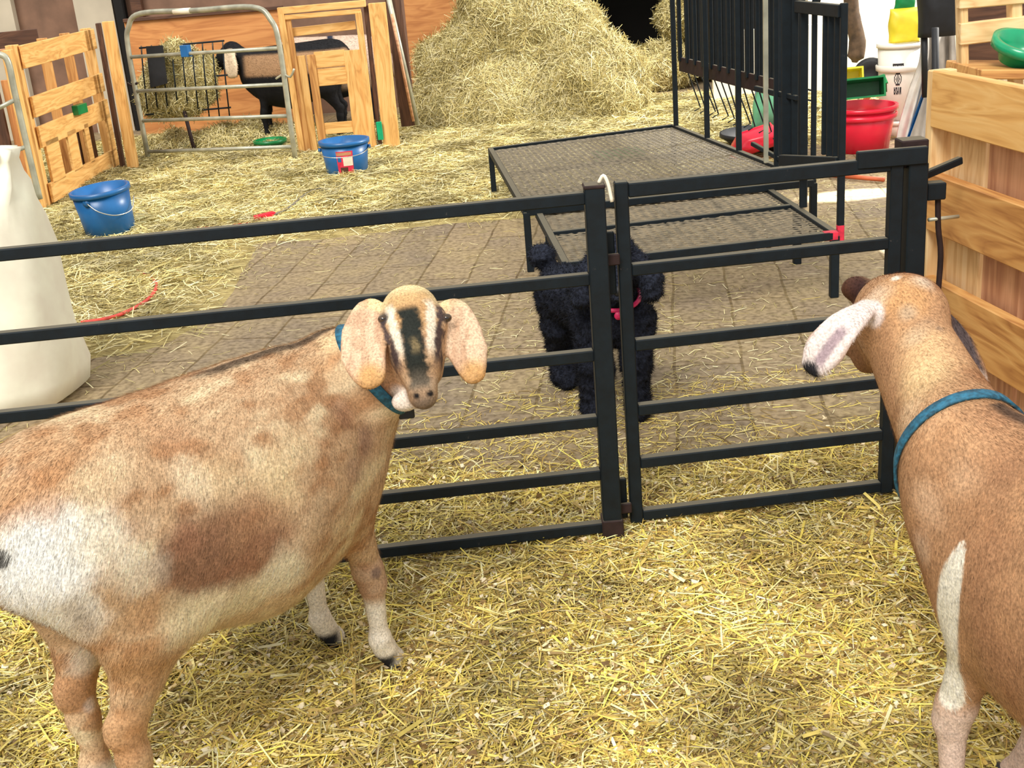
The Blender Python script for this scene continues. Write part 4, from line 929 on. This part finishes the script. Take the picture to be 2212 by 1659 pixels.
# hay rack in the pen
hr = empty('hay_rack', gz(390, 300, 0), 'wire hay rack with dark mesh, filled with hay behind the metal gate', 'hay rack')
for x in range(305, 486, 22):
    tube('wire', smooth_path([gy(x, 100 - (x - 300) * .05, 10.75), gy(x + 4, 150, 10.55), gy(x + 12, 225, 10.6), gy(x + 15, 252, 10.8)], 3), .006, 'black', hr, 6)
for y in (104, 178, 248): tube('hoop', [gy(300 + (y - 100) * .1, y, 10.66), gy(484 + (y - 100) * .1, y - 16, 10.66)], .008, 'black', hr, 6)
tube('stand', [gy(398, 240, 10.6), gy(425, 345, 10.6)], .016, 'rust', hr)
fm = new_mesh_obj('feeder_net', *(lambda V, F: (V, F))([gy(315, 100, 10.5), gy(352, 98, 10.5), gy(362, 180, 10.5), gy(325, 190, 10.5), gy(315, 100, 10.6), gy(352, 98, 10.6), gy(362, 180, 10.6), gy(325, 190, 10.6)], [(0, 1, 2, 3), (4, 7, 6, 5), (0, 4, 5, 1), (1, 5, 6, 2), (2, 6, 7, 3), (3, 7, 4, 0)]), 'blk', hr)
def tub(name, c, rt, rb, h, mat, label, cat='tub', axis=(0, 0, 1), group=None, rim=.012, th=.006, seg=40):
    r = empty(name, c, label, cat, group)
    lathe('body', [(0, 0), (rb, 0), (rb + (rt - rb) * .5, h * .5), (rt, h - .03), (rt, h - .03), (rt + rim, h - .028), (rt + rim, h), (rt - th, h), (rb + (rt - rb) * .5 - th, h * .5), (rb - th, th), (0, th)], mat, r, c, seg, axis)
    return r
tub('feed_tub', gz(580, 330, 0) + Vector((0, .15, 0)), .13, .10, .09, 'green', 'dark green feed tub on the pen floor behind the metal gate')
# blue buckets
bk = tub('bucket', gz(753, 386, 0), .172, .142, .285, 'blue', 'blue bucket with a red and white label in front of the half door', 'bucket')
def decal(name, c, r, a0, a1, z0, z1, mat, par, slope=0.0, n=10):
    V = []; F = []
    for i in range(n + 1):
        a = a0 + (a1 - a0) * i / n
        for z in (z0, z1):
            rr = r + slope * z; V.append(Vector(c) + Vector((math.cos(a) * rr, math.sin(a) * rr, z)))
    for i in range(n): F.append((2 * i, 2 * i + 2, 2 * i + 3, 2 * i + 1))
    return new_mesh_obj(name, V, F, mat, par)
c0 = gz(753, 386, 0); sl = .028 / .255; A0 = -math.pi / 2
lb_ = decal('label', c0, .1445, A0 - .30, A0 + .42, .03, .225, 'redlab' if 'redlab' in M else (M.__setitem__('redlab', mat_plain('label_red', (214, 44, 76), .4, .25, 14)) or 'redlab'), bk, sl)
decal('label_print', c0, .1455, A0 - .02, A0 + .40, .12, .185, 'white', lb_, sl); decal('label_print', c0, .1455, A0 - .28, A0 + .36, .195, .218, 'pinkwood', lb_, sl)
decal('label_print', c0, .1455, A0 - .18, A0 + .16, .07, .11, 'darkwood', lb_, sl); decal('label_print', c0, .1455, A0 - .24, A0 - .08, .035, .06, 'pinkwood', lb_, sl); decal('label_print', c0, .1455, A0 - .26, A0 - .10, .15, .19, 'blue', lb_, sl)
decal('label_print', c0, .1455, A0 + .05, A0 + .22, .04, .065, 'blue', lb_, sl)
for s in (-1, 1): lathe('handle_lug', [(0, -.01), (.014, -.01), (.014, .01), (0, .01)], 'blue', bk, c0 + Vector((s * .178, -.02, .225)), 12, (1, 0, 0))
tube('handle', smooth_path([c0 + Vector(p) for p in ((-.185, -.02, .225), (-.13, -.17, .20), (0, -.21, .19), (.13, -.17, .20), (.185, -.02, .225))], 5), .003, 'steelring', bk, 6)
c1 = gz(243, 510, 0); ax1 = Vector((-.06, -.05, 1))
bk2 = tub('bucket', c1, .172, .148, .31, 'blue', 'plain blue bucket with wire handle at the foot of the pine pallet', 'bucket', ax1)
q1 = c1 + Vector((-.015, -.015, 0)); tube('handle', smooth_path([q1 + Vector(p) for p in ((-.04, -.172, .25), (.03, -.20, .20), (.12, -.17, .165), (.185, -.06, .17), (.19, .03, .24))], 5), .0035, 'steelring', bk2, 6)
lathe('handle_lug', [(0, -.01), (.022, -.01), (.022, .012), (0, .012)], 'blue', bk2, q1 + Vector((-.045, -.158, .25)), 12, (-.2, -1, 0))
# big white sack
sk = Vector((-2.06, 4.62, 0)); V = []; F = []; prof = ((0, .27, 0), (.02, .33, 0), (.10, .345, 0), (.25, .34, 0), (.42, .325, .01), (.58, .30, .02), (.70, .27, .03), (.79, .23, .05), (.85, .17, .09), (.89, .12, .125), (.94, .095, .145), (.98, .105, .15), (.99, .05, .15))
for j, (z, r, ox) in enumerate(prof):
    for k in range(48):
        a = 2 * math.pi * k / 48; c_, s_2 = math.cos(a), math.sin(a); e = .72
        rr = r * (1 + .03 * math.sin(3 * a + z * 9) + .02 * math.sin(7 * a - z * 14) + (.10 * math.sin(9 * a) if z > .82 else 0))
        V.append(sk + Vector((ox * 1.2 + rr * math.copysign(abs(c_) ** e, c_), rr * .9 * math.copysign(abs(s_2) ** e, s_2), z)))
for j in range(len(prof) - 1):
    for k in range(48): F.append((j * 48 + k, j * 48 + (k + 1) % 48, (j + 1) * 48 + (k + 1) % 48, (j + 1) * 48 + k))
F.append(tuple(range(48))[::-1]); F.append(tuple((len(prof) - 1) * 48 + k for k in range(48)))
M['sack'] = mat_plain('white_woven_sack', (250, 243, 224), .7, .05, 6, bump=.3)
sko = new_mesh_obj('sack', V, F, 'sack', None, True); tag(sko, 'big white woven sack standing beyond the fence at the left edge', 'sack')
# cords on the floor
def gpath(pts, z=.012): return smooth_path([gz(x, y, z) for x, y in pts], 6)
ec = tube('extension_cord', gpath([(175, 697), (250, 683), (318, 648), (338, 612), (305, 590), (268, 574), (264, 552), (300, 528), (410, 496), (480, 492), (556, 478)], .03), .009, 'cable'); tag(ec, 'red extension cord snaking over the hay beside the white sack', 'cord')
pg = board('plug', gz(552, 474, .045), gz(592, 464, .045), .045, .045, 'red', ec); tag(pg, 'bright red socket end')
tag(tube('grey_cord', gpath([(592, 464), (625, 448), (660, 420), (690, 408), (715, 416), (742, 432)], .05), .008, 'greycord'), 'grey cord running from the red plug across the hay', 'cord')

# ------------------------------------------------------------------ right side
WA = Vector((1.262, 3.46, 0)); WB = Vector((1.36, 2.75, 0)); wd_ = (WB - WA).normalized(); WE = WA + wd_ * 2.2
cr = empty('crate_wall', WA, 'tall wooden crate of wide honey boards at the right edge, behind the right goat', 'crate')
def zW(y, x=2035): return gy(x, y, WA.y).z
for n, (y0, y1, m) in enumerate(((150, 272, 'pine'), (370, 492, 'oak'), (592, 712, 'oak'))):
    z0, z1 = zW(y1), zW(y0); board('board', WA + Vector((0, 0, (z0 + z1) / 2)), WE + Vector((0, 0, (z0 + z1) / 2)), z1 - z0, .035, m, cr)
board('board', WA + Vector((0, 0, .12)), WE + Vector((0, 0, .12)), .13, .035, 'oak', cr)
for k in range(9):
    p_ = WA + wd_ * (.10 + k * .21) + Vector((.05, 0, 0)); board('upright', p_, p_ + Vector((0, 0, zW(160))), .19, .02, 'pinkwood' if k % 3 else 'pine_pale', cr, up=wd_)
board('corner_post', WA + Vector((.02, .02, 0)), WA + Vector((.02, .02, zW(152))), .04, .07, 'pine_pale', cr, up=wd_)
rk2 = empty('hay_feeder', (1.55, 3.9, 0), 'pale wooden slatted feeder frame above the crate at the top right corner', 'feeder')
vb('stile', 2076, -40, 2084, 380, 16, 3.95, 'pine_pale', rk2, .05); vb('stile', 2190, -40, 2196, 380, 22, 3.95, 'pine_pale', rk2, .05)
vb('slat', 2070, 2, 2230, -12, 34, 3.93, 'pine_pale', rk2, .03); vb('slat', 2072, 74, 2230, 56, 46, 3.93, 'pine_pale', rk2, .03)
vb('back_board', 2080, 60, 2330, 50, 190, 4.25, 'darkwood', rk2, .03); vb('floor_board', 2080, 150, 2240, 150, 20, 3.9, 'oak', rk2, .3)
gtb = gy(2200, 112, 3.85); tg = tub('green_tub', gtb - Vector((0, 0, .03)), .085, .06, .07, 'mint', 'shiny green plastic tub in the pale feeder at the top right', 'tub', (.15, -.35, 1))
# red tub with things in it
rt0 = gz(1856, 322, 0); rt = tub('muck_tub', rt0, .235, .195, .30, 'red', 'large glossy red plastic tub behind the head gate', 'tub', rim=.016)
lathe('rim_band', [(.233, .215), (.245, .22), (.248, .245), (.238, .25)], 'red', rt, rt0, 40)
def openbox(name, c, sx, sy, sz, rot, mat, label, cat, t=.01):
    R = Matrix.Rotation(rot[2], 3, 'Z') @ Matrix.Rotation(rot[0], 3, 'X') @ Matrix.Rotation(rot[1], 3, 'Y'); c = Vector(c); V = []; F = []
    k = .86
    for (a, b, z) in ((k * sx, k * sy, 0), (sx, sy, sz), (sx + t * 1.4, sy + t * 1.4, sz), (sx + t * 1.4, sy + t * 1.4, sz + t), (sx - t, sy - t, sz + t), (k * sx - t, k * sy - t, t)):
        V += [c + R @ Vector((a / 2 * u, b / 2 * v, z)) for u, v in ((-1, -1), (1, -1), (1, 1), (-1, 1))]
    for j in range(5):
        for q in range(4): F.append((j * 4 + q, j * 4 + (q + 1) % 4, j * 4 + 4 + (q + 1) % 4, j * 4 + 4 + q))
    F += [(3, 2, 1, 0), (20, 21, 22, 23)]
    return tag(new_mesh_obj(name, V, F, mat), label, cat)
openbox('feed_tray', gy(1852, 196, rt0.y - .02), .34, .12, .24, (math.radians(78), math.radians(-16), 0), 'green', 'dark green feed tray standing tilted in the red tub', 'tray')
openbox('feed_tray', gy(1900, 196, rt0.y + .1), .10, .08, .08, (math.radians(30), math.radians(-18), 0), 'green', 'small dark green trough end beside the white bucket', 'tray')
openbox('feed_tray', gy(1826, 168, rt0.y + .16), .22, .1, .12, (math.radians(78), math.radians(-14), 0), 'yellow', 'yellow tray edge showing behind the dark green tray', 'tray')
bp = gz(1945, 300, 0); bp = Vector((bp.x, 8.75, 0)); zb = gy(1940, 92, 8.75).z; bp.x = gy(1941, 150, 8.75).x
st = tub('plinth_crate', Vector((bp.x + .0, bp.y, 0)), .14, .13, .12, 'whiteplast', 'white pail under the tall printed white bucket, lower of the two', 'bucket')
wb_ = tub('white_bucket', Vector((bp.x, bp.y, .12)), .145, .125, zb - .12, 'whiteplast', 'tall white plastic bucket with black print, right of the dark green tray', 'bucket', rim=.01)
lathe('rim_band', [(.146, zb - .19), (.156, zb - .185), (.158, zb - .15), (.148, zb - .145)], 'whiteplast', wb_, (bp.x, bp.y, .0), 40)
c2 = Vector((bp.x, bp.y, .12)); s2_ = .02 / (zb - .15)
prn = decal('print', c2, .128, A0 - .02, A0 + .62 - .1, .33, .345, 'ink', wb_, s2_)
def pixeltext(rows, c, r, a0, z0, da, dz, mat, par, slope):
    V = []; F = []
    for j, row in enumerate(rows):
        for i, ch in enumerate(row):
            if ch == ' ': continue
            k = len(V)
            for (u, v) in ((i, j), (i + 1, j), (i + 1, j + 1), (i, j + 1)):
                a = a0 + u * da; z = z0 - v * dz; rr = r + slope * z; V.append(Vector(c) + Vector((math.cos(a) * rr, math.sin(a) * rr, z)))
            F.append((k, k + 3, k + 2, k + 1))
    return new_mesh_obj('print', V, F, mat, par)
bpy.data.objects.remove(prn)
pixeltext(['#############', '## # ## # # #', '# ## # ## # #', '#############', '             ', '    #####    ', '   #  #  #   ', '  #  # #  #  ', '  # # # # #  ', '  #  # #  #  ', '   #  #  #   ', '    #####    ', '             ', '  # ## # ##  ', '  ## # # ##  ', '  # # ## ##  ', '  ## ## # #  '], c2, .1275, A0 - .60, .40, .040, .0125, 'ink', wb_, s2_)
yb = empty('feed_bag', (bp.x, bp.y, zb), 'yellow and green feed bag standing on the white bucket', 'bag')
def pillow(name, c, sx, sy, sz, mat, par, rotz=0, lean=0, roll=0, top=.75, n=14):
    """soft sack: rounded block pinched toward its top seam"""
    V = []; F = []; c = Vector(c); R = Matrix.Rotation(rotz, 3, 'Z') @ Matrix.Rotation(lean, 3, 'X') @ Matrix.Rotation(roll, 3, 'Y')
    for j in range(n + 1):
        v = j / n; dy = sy * (math.sin(math.pi * min(v * .9 + .1, 1)) ** .5 * .9 + .06) if v < 1 else sy * .06; dx = sx * (1 - (1 - top) * v) * (1 - .04 * math.sin(v * 9))
        for k in range(24):
            a = 2 * math.pi * k / 24; cx_, sy_2 = math.cos(a), math.sin(a)
            V.append(c + R @ Vector((dx / 2 * math.copysign(abs(cx_) ** .55, cx_), dy / 2 * math.copysign(abs(sy_2) ** .8, sy_2) * (1 + .06 * math.sin(5 * a + j)), v * sz)))
    for j in range(n):
        for k in range(24): F.append((j * 24 + k, j * 24 + (k + 1) % 24, (j + 1) * 24 + (k + 1) % 24, (j + 1) * 24 + k))
    F += [tuple(range(24))[::-1], tuple(n * 24 + k for k in range(24))]
    return new_mesh_obj(name, V, F, mat, par, True)
pillow('bag_body', (gy(1953, 88, 8.75).x, bp.y, zb), .22, .12, .23, 'yellow', yb, top=.98); pillow('bag_top', (gy(1950, 30, 8.8).x, bp.y + .02, zb + .22), .15, .06, .12, 'green', yb, roll=.1)
# feed sacks between the bars
gyb = empty('feed_sack', gz(1672, 300, 0), 'green and yellow paper feed sack seen between the head gate bars', 'bag')
yb_ = 8.55; zz = gy(1668, 262, yb_).z
pillow('sack_body', (gy(1668, 262, yb_).x, yb_, zz - .05), .30, .18, .30, 'paleg', gyb, roll=.12, top=.95); pillow('sack_top', (gy(1673, 180, yb_).x, yb_, zz + .22), .28, .14, .36, 'yellow', gyb, roll=.05, top=.6)
tag(pillow('feed_sack', (gy(1652, 150, 9.2).x, 9.2, 0), .16, .10, gy(1652, 92, 9.2).z, 'skyblue', None), 'pale blue bag behind the green and yellow feed sack', 'bag')
rs = pillow('feed_sack', gy(1640, 322, 8.3) + Vector((0, 0, .0)), .44, .26, .15, 'red', None, roll=-.25, top=.55); tag(rs, 'red plastic feed sack lying in the black pan', 'bag')
fp = gz(1640, 322, 0); fp = tub('rubber_pan', Vector((fp.x, fp.y, 0)), .27, .17, .13, 'blk', 'shallow black rubber pan under the red sack', 'pan', rim=.008)
rs.location = (0, 0, 0)
tag(lathe('rubber_feeder', [(0, -.05), (.11, -.05), (.13, -.02), (.13, .03), (.10, .05), (.06, .02), (0, .02)], 'blk', None, gy(1882, 165, 8.9), 28, axis=(-.5, -1, .25)), 'round black rubber feeder standing left of the white bucket', 'feeder')
tag(board('handle', gy(1868, 218, 8.7), gy(1900, 178, 8.7), .03, .03, 'orange'), 'orange wooden tool handle left of the white bucket', 'handle')
tag(tube('orange_pipe', [gz(1790, 378, .02), gz(1910, 388, .02)], .014, 'orange'), 'orange pipe on the floor behind the black gate', 'pipe')
# tarpaulin with blue stripes, black stand
def drape(name, L_, R_, Y, mat, par, amp=.05, fr=9, ph=0, th=.01, nu=28):
    V = []; F = []; Lp = smooth_path([Vector((x, y, 0)) for x, y in L_], 6); Rp = smooth_path([Vector((x, y, 0)) for x, y in R_], 6); n = min(len(Lp), len(Rp))
    for side in (0, 1):
        for j in range(n):
            for i in range(nu + 1):
                u = i / nu; x = Lp[j].x * (1 - u) + Rp[j].x * u; y = Lp[j].y * (1 - u) + Rp[j].y * u
                V.append(gy(x, y, Y + amp * math.sin(u * fr + ph + j * .12) + amp * .4 * math.sin(u * fr * 2.3 + j * .3)) + Vector((0, side * th, 0)))
    for s in (0, 1):
        o = s * n * (nu + 1)
        for j in range(n - 1):
            for i in range(nu): q = (o + j * (nu + 1) + i, o + j * (nu + 1) + i + 1, o + (j + 1) * (nu + 1) + i + 1, o + (j + 1) * (nu + 1) + i); F.append(q if s == 0 else q[::-1])
    m = n * (nu + 1)
    for j in range(n - 1):
        for e in (0, nu): F.append((j * (nu + 1) + e, (j + 1) * (nu + 1) + e, m + (j + 1) * (nu + 1) + e, m + j * (nu + 1) + e))
    return new_mesh_obj(name, V, F, mat, par, True)
M['tarp'] = mat_plain('tarpaulin', (206, 200, 194), .5, .12, 7, bump=.4)
tp = empty('tarpaulin', gz(1990, 352, 0), 'crumpled white tarpaulin with blue stripes hanging right of the white bucket', 'tarpaulin')
drape('sheet', [(1986, 20), (1988, 120), (1962, 200), (1937, 300), (1950, 352)], [(2012, 20), (2022, 120), (2020, 200), (2014, 300), (2006, 352)], 8.2, 'tarp', tp)
drape('sheet', [(2016, 60), (2018, 140), (2022, 220), (2020, 300), (2016, 356)], [(2062, 60), (2066, 140), (2064, 220), (2066, 300), (2068, 352)], 8.3, 'tarp', tp, ph=2)
drape('stripe', [(2004, 150), (1996, 190), (1976, 250), (1958, 300)], [(2009, 152), (2001, 192), (1981, 252), (1963, 302)], 8.13, 'blue', tp, amp=.012)
drape('stripe', [(2048, 180), (2046, 240), (2040, 300)], [(2054, 180), (2052, 240), (2046, 302)], 8.22, 'blue', tp, amp=.012)
bs = empty('black_stand', gz(2025, 345, 0), 'tall black stand with a bulky dark top in front of the tarpaulin', 'stand')
tube('pole', [gz(2022, 350, 0), gy(2020, 60, gz(2022, 350, 0).y)], .022, 'blk', bs); tube('pole', [gy(1998, 210, 8.0), gy(1996, 40, 8.0)], .02, 'blk', bs)
pillow('padding', gy(2024, 78, 8.0), .24, .2, .55, 'blk', bs, top=1.15)
# white panel added for the sunlit strip beyond the rack, and cloth
tag(board('daylight_panel', Vector((2.0, 11.0, .31)), Vector((3.6, 11.0, .31)), .62, .05, 'white'), 'low white panel added in place of the daylit strip beyond the hay rack', 'board')
for n, (pts, lab) in enumerate(((((1836, -30), (1842, 40), (1852, 90), (1846, 135)), 'long dark brown sleeve of cloth hanging against the pale wall'), (((1690, -30), (1682, 30), (1688, 60), (1684, 96)), 'dark brown cloth hanging above the yellow feed sack'))):
    tag(tube('hanging_cloth', smooth_path([gy(x, y, 9.6) for x, y in pts], 6), [.055] * 6 + [.06] * 6 + [.065] * 5 + [.03, .02], 'brownfabric', None, 14), lab, 'cloth')
openbox('feed_tray', gz(1338, 362, 0), .30, .24, .10, (0, 0, .25), 'green', 'green tray on the floor under the mesh deck of the milking stand', 'tray')
# hay bales in the dark bay
def hay_solid(name, field_fn, lo, hi, res, n, Lr, Wr, label, cat, kind='stuff', flowdown=.6):
    F = Field(lo, hi, res); field_fn(F); V, Fq = F.mesh(); V = relax(V, Fq, 1); N, _ = vnormals(V, Fq)
    V = V + N * ((vnoise(V, 4, 5) - .5) * .16 + (vnoise(V, 11, 6) - .5) * .07)[:, None]
    P, NN, fi = sample_surface(V, Fq, n); k = len(P)
    D = RNG.normal(0, 1, P.shape) + A3((0, 0, -flowdown)); D -= NN * (D * NN).sum(1)[:, None] * .75
    V1, F1, C1 = strands(P + NN * .012, NN, D, RNG.uniform(*Lr, k), RNG.uniform(*Wr, k), PAL_H, curve=.5)
    VV = np.concatenate([V, V1]); FF = np.concatenate([Fq, F1 + len(V)])
    o = np_mesh(name, VV, FF, 'straw', None, True, np.concatenate([np.full((len(V), 3), .3), C1])); o.data.materials.append(M['haybase'])
    mi = np.zeros(len(FF), np.int32); mi[:len(Fq)] = 1; o.data.polygons.foreach_set('material_index', mi)
    return tag(o, label, cat, kind=kind)
QH = 1
def pile(F):
    F.seg((.30, 11.6, -.1), (.32, 11.65, 1.5), .80, .42, .3); F.ell((.30, 11.3, .0), np.eye(3), (1.05, .75, .42), .25)
    F.ell((.98, 11.0, .22), np.eye(3), (.40, .45, .46), .2); F.ell((-.25, 11.5, .3), np.eye(3), (.42, .4, .45), .2); F.ell((.75, 11.4, .55), np.eye(3), (.4, .4, .35), .2)
hay_solid('hay_pile', pile, (-1.2, 10.2, -.05), (1.8, 12.55, 2.0), .05, int(85000 * QH), (.08, .30), (.0025, .0055), 'big loose hay pile rising against the back wall', 'hay')
def racked(F): F.ell(A3(gy(395, 172, 10.72)), np.eye(3), (.27, .12, .30), .05); F.ell(A3(gy(345, 205, 10.75)), np.eye(3), (.18, .1, .2), .05)
c_ = gy(400, 180, 10.75); hay_solid('rack_hay', racked, (c_.x - .6, 10.4, c_.z - .45), (c_.x + .6, 11.15, c_.z + .45), .03, int(9000 * QH), (.05, .18), (.003, .005), 'hay stuffed in the wire rack behind the metal gate', 'hay')
def heap(F): F.ell((-2.3, 10.95, -.05), np.eye(3), (.9, .35, .22), .1)
hay_solid('pen_hay', heap, (-3.4, 10.4, -.03), (-1.2, 11.5, .4), .04, int(8000 * QH), (.06, .2), (.003, .006), 'trampled hay heaped on the pen floor under the wire rack', 'hay')
for n, (x, y, z) in enumerate(((1.70, 12.4, 0), (2.50, 12.6, 0), (2.1, 12.5, .46))):
    def bl(F, x=x, y=y, z=z):
        F.ell((x, y, z + .22), np.eye(3), (.34, .3, .23), .03)
    hay_solid('hay_bale', bl, (x - .5, y - .45, z - .05), (x + .5, y + .45, z + .55), .04, int(5000 * QH), (.05, .18), (.004, .007), ('small hay bale left on the floor of the dark bay', 'small hay bale right on the floor of the dark bay', 'hay bale lying on top of two others in the dark bay')[n], 'hay bale', kind=None)

def noise2(x, y, s, seed): return vnoise(np.stack([x, y, np.zeros_like(x)], 1), s, seed)
def bed_height(x, y):
    # deep bedding on the near side of the fence, thinning out just beyond it
    near = 1 - sstep(y + .35 * (noise2(x, y, 2.0, 3) - .5), 3.0, 3.75)
    h = near * (.006 + .018 * noise2(x, y, 5, 1) + .012 * noise2(x, y, 14, 2))
    for fx, fy in FEET:
        near = near * (.15 + .85 * sstep(np.hypot(x - fx + .02, y - fy + .02), .03, .09))
    # hay drifts along the left side and in front of the pens
    edge = y - 6.9 + .9 * (noise2(x, y, .9, 5) - .5) - .12 * x
    far = sstep(edge, 0, .9) * (1 - sstep(x, 1.0, 2.2) * (1 - sstep(y, 8.4, 9.6)))
    left = sstep(-x - .28 * (y - 4.2) * 0 , 1.25, 1.9) * sstep(y, 4.6, 6.2)
    m = np.maximum(far, left * .8)
    h = np.maximum(h, m * (.01 + .05 * noise2(x, y, 3, 7) + .02 * noise2(x, y, 9, 8)))
    return h - .004, np.maximum(near, m)
def bedding(name, x0, x1, y0, y1, step, n, Lr, Wr, pal, label, base, chips=0, thin=0):
    xs = np.arange(x0, x1, step); ys = np.arange(y0, y1, step); X, Y = np.meshgrid(xs, ys, indexing='ij')
    h, m = bed_height(X.ravel(), Y.ravel()); V = np.stack([X.ravel(), Y.ravel(), h], 1)
    i = np.arange(len(xs) - 1)[:, None] * len(ys) + np.arange(len(ys) - 1)[None, :]
    Fb = np.stack([i, i + len(ys), i + len(ys) + 1, i + 1], -1).reshape(-1, 4)
    Fb = Fb[h[Fb].max(1) > -.001]
    nb = len(V); 
    def put(n, keep):
        k = int(n * 3); x = RNG.uniform(x0, x1, k); y = RNG.uniform(y0, y1, k); hh, mm = bed_height(x, y)
        ok = RNG.random(k) < keep(x, y, mm); x, y, hh = x[ok][:n], y[ok][:n], hh[ok][:n]
        return x, y, np.maximum(hh, 0)
    x, y, hh = put(n, lambda x, y, m: m); k = len(x); a = RNG.uniform(0, 2 * math.pi, k)
    N = np.tile([0., 0, 1], (k, 1)); D = np.stack([np.cos(a), np.sin(a), RNG.normal(0, .16, k)], 1)
    W = RNG.uniform(*Wr, k); W = np.where(RNG.random(k) < .06, W * 2.2, W)
    V1, F1, C1 = strands(np.stack([x, y, hh + RNG.uniform(.001, .014, k)], 1), N, D, RNG.uniform(*Lr, k) ** 1, W, pal)
    V2 = np.zeros((0, 3)); F2 = np.zeros((0, 4), int); C2 = np.zeros((0, 3))
    if thin:
        x, y, hh = put(thin, lambda x, y, m: (.12 + .88 * sstep(noise2(x, y, 1.6, 21), .45, .8)) * (1 - .6 * m)); k = len(x); a = RNG.uniform(0, 6.28, k)
        D = np.stack([np.cos(a), np.sin(a), np.zeros(k)], 1)
        V2, F2, C2 = strands(np.stack([x, y, hh + .004], 1), np.tile([0., 0, 1], (k, 1)), D, RNG.uniform(.02, .09, k), RNG.uniform(.0015, .003, k), pal)
    V3 = np.zeros((0, 3)); F3 = np.zeros((0, 4), int); C3 = np.zeros((0, 3))
    if chips:
        x, y, hh = put(chips, lambda x, y, m: m); k = len(x); a = RNG.uniform(0, 6.28, k); s = RNG.uniform(.004, .012, k)
        D = np.stack([np.cos(a), np.sin(a), RNG.normal(0, .3, k)], 1)
        V3, F3, C3 = strands(np.stack([x, y, hh + RNG.uniform(.004, .018, k)], 1), np.tile([0., 0, 1], (k, 1)), D, s * 1.5, s, np.array([lin(c) for c in ((236, 216, 176), (214, 186, 130), (120, 92, 50), (244, 230, 200), (150, 120, 70))]))
    for PV, PC in ((V1, C1), (V3, C3)):
        if len(PV): g = (.70 + .55 * sstep(noise2(PV[:, 0], PV[:, 1], 4, 31) * .6 + noise2(PV[:, 0], PV[:, 1], 12, 32) * .4, .25, .7))[:, None]; PC[:] = np.clip(PC * g, 0, 1)
    VV = np.concatenate([V, V1, V2, V3]); FF = np.concatenate([Fb, F1 + nb, F2 + nb + len(V1), F3 + nb + len(V1) + len(V2)])
    T = np.concatenate([np.full((nb, 3), .3), C1, C2, C3])
    o = np_mesh(name, VV, FF, 'straw', None, True, T)
    o.data.materials.append(M[base]); mi = np.zeros(len(FF), np.int32); mi[:len(Fb)] = 1; o.data.polygons.foreach_set('material_index', mi)
    return tag(o, label, 'straw', kind='stuff')
Q = 1
bedding('straw_bedding', -1.9, 1.9, 1.3, 4.2, .03, int(120000 * Q), (.03, .16), (.0017, .0040), PAL_Y, 'deep yellow straw bedding under the two brown goats', 'bed', int(26000 * Q), int(9000 * Q))
bedding('loose_hay', -4.2, 3.4, 4.2, 11.6, .06, int(120000 * Q), (.05, .2), (.0025, .005), PAL_H, 'pale hay scattered over the pavers toward the pens', 'haybase', 0, int(16000 * Q))
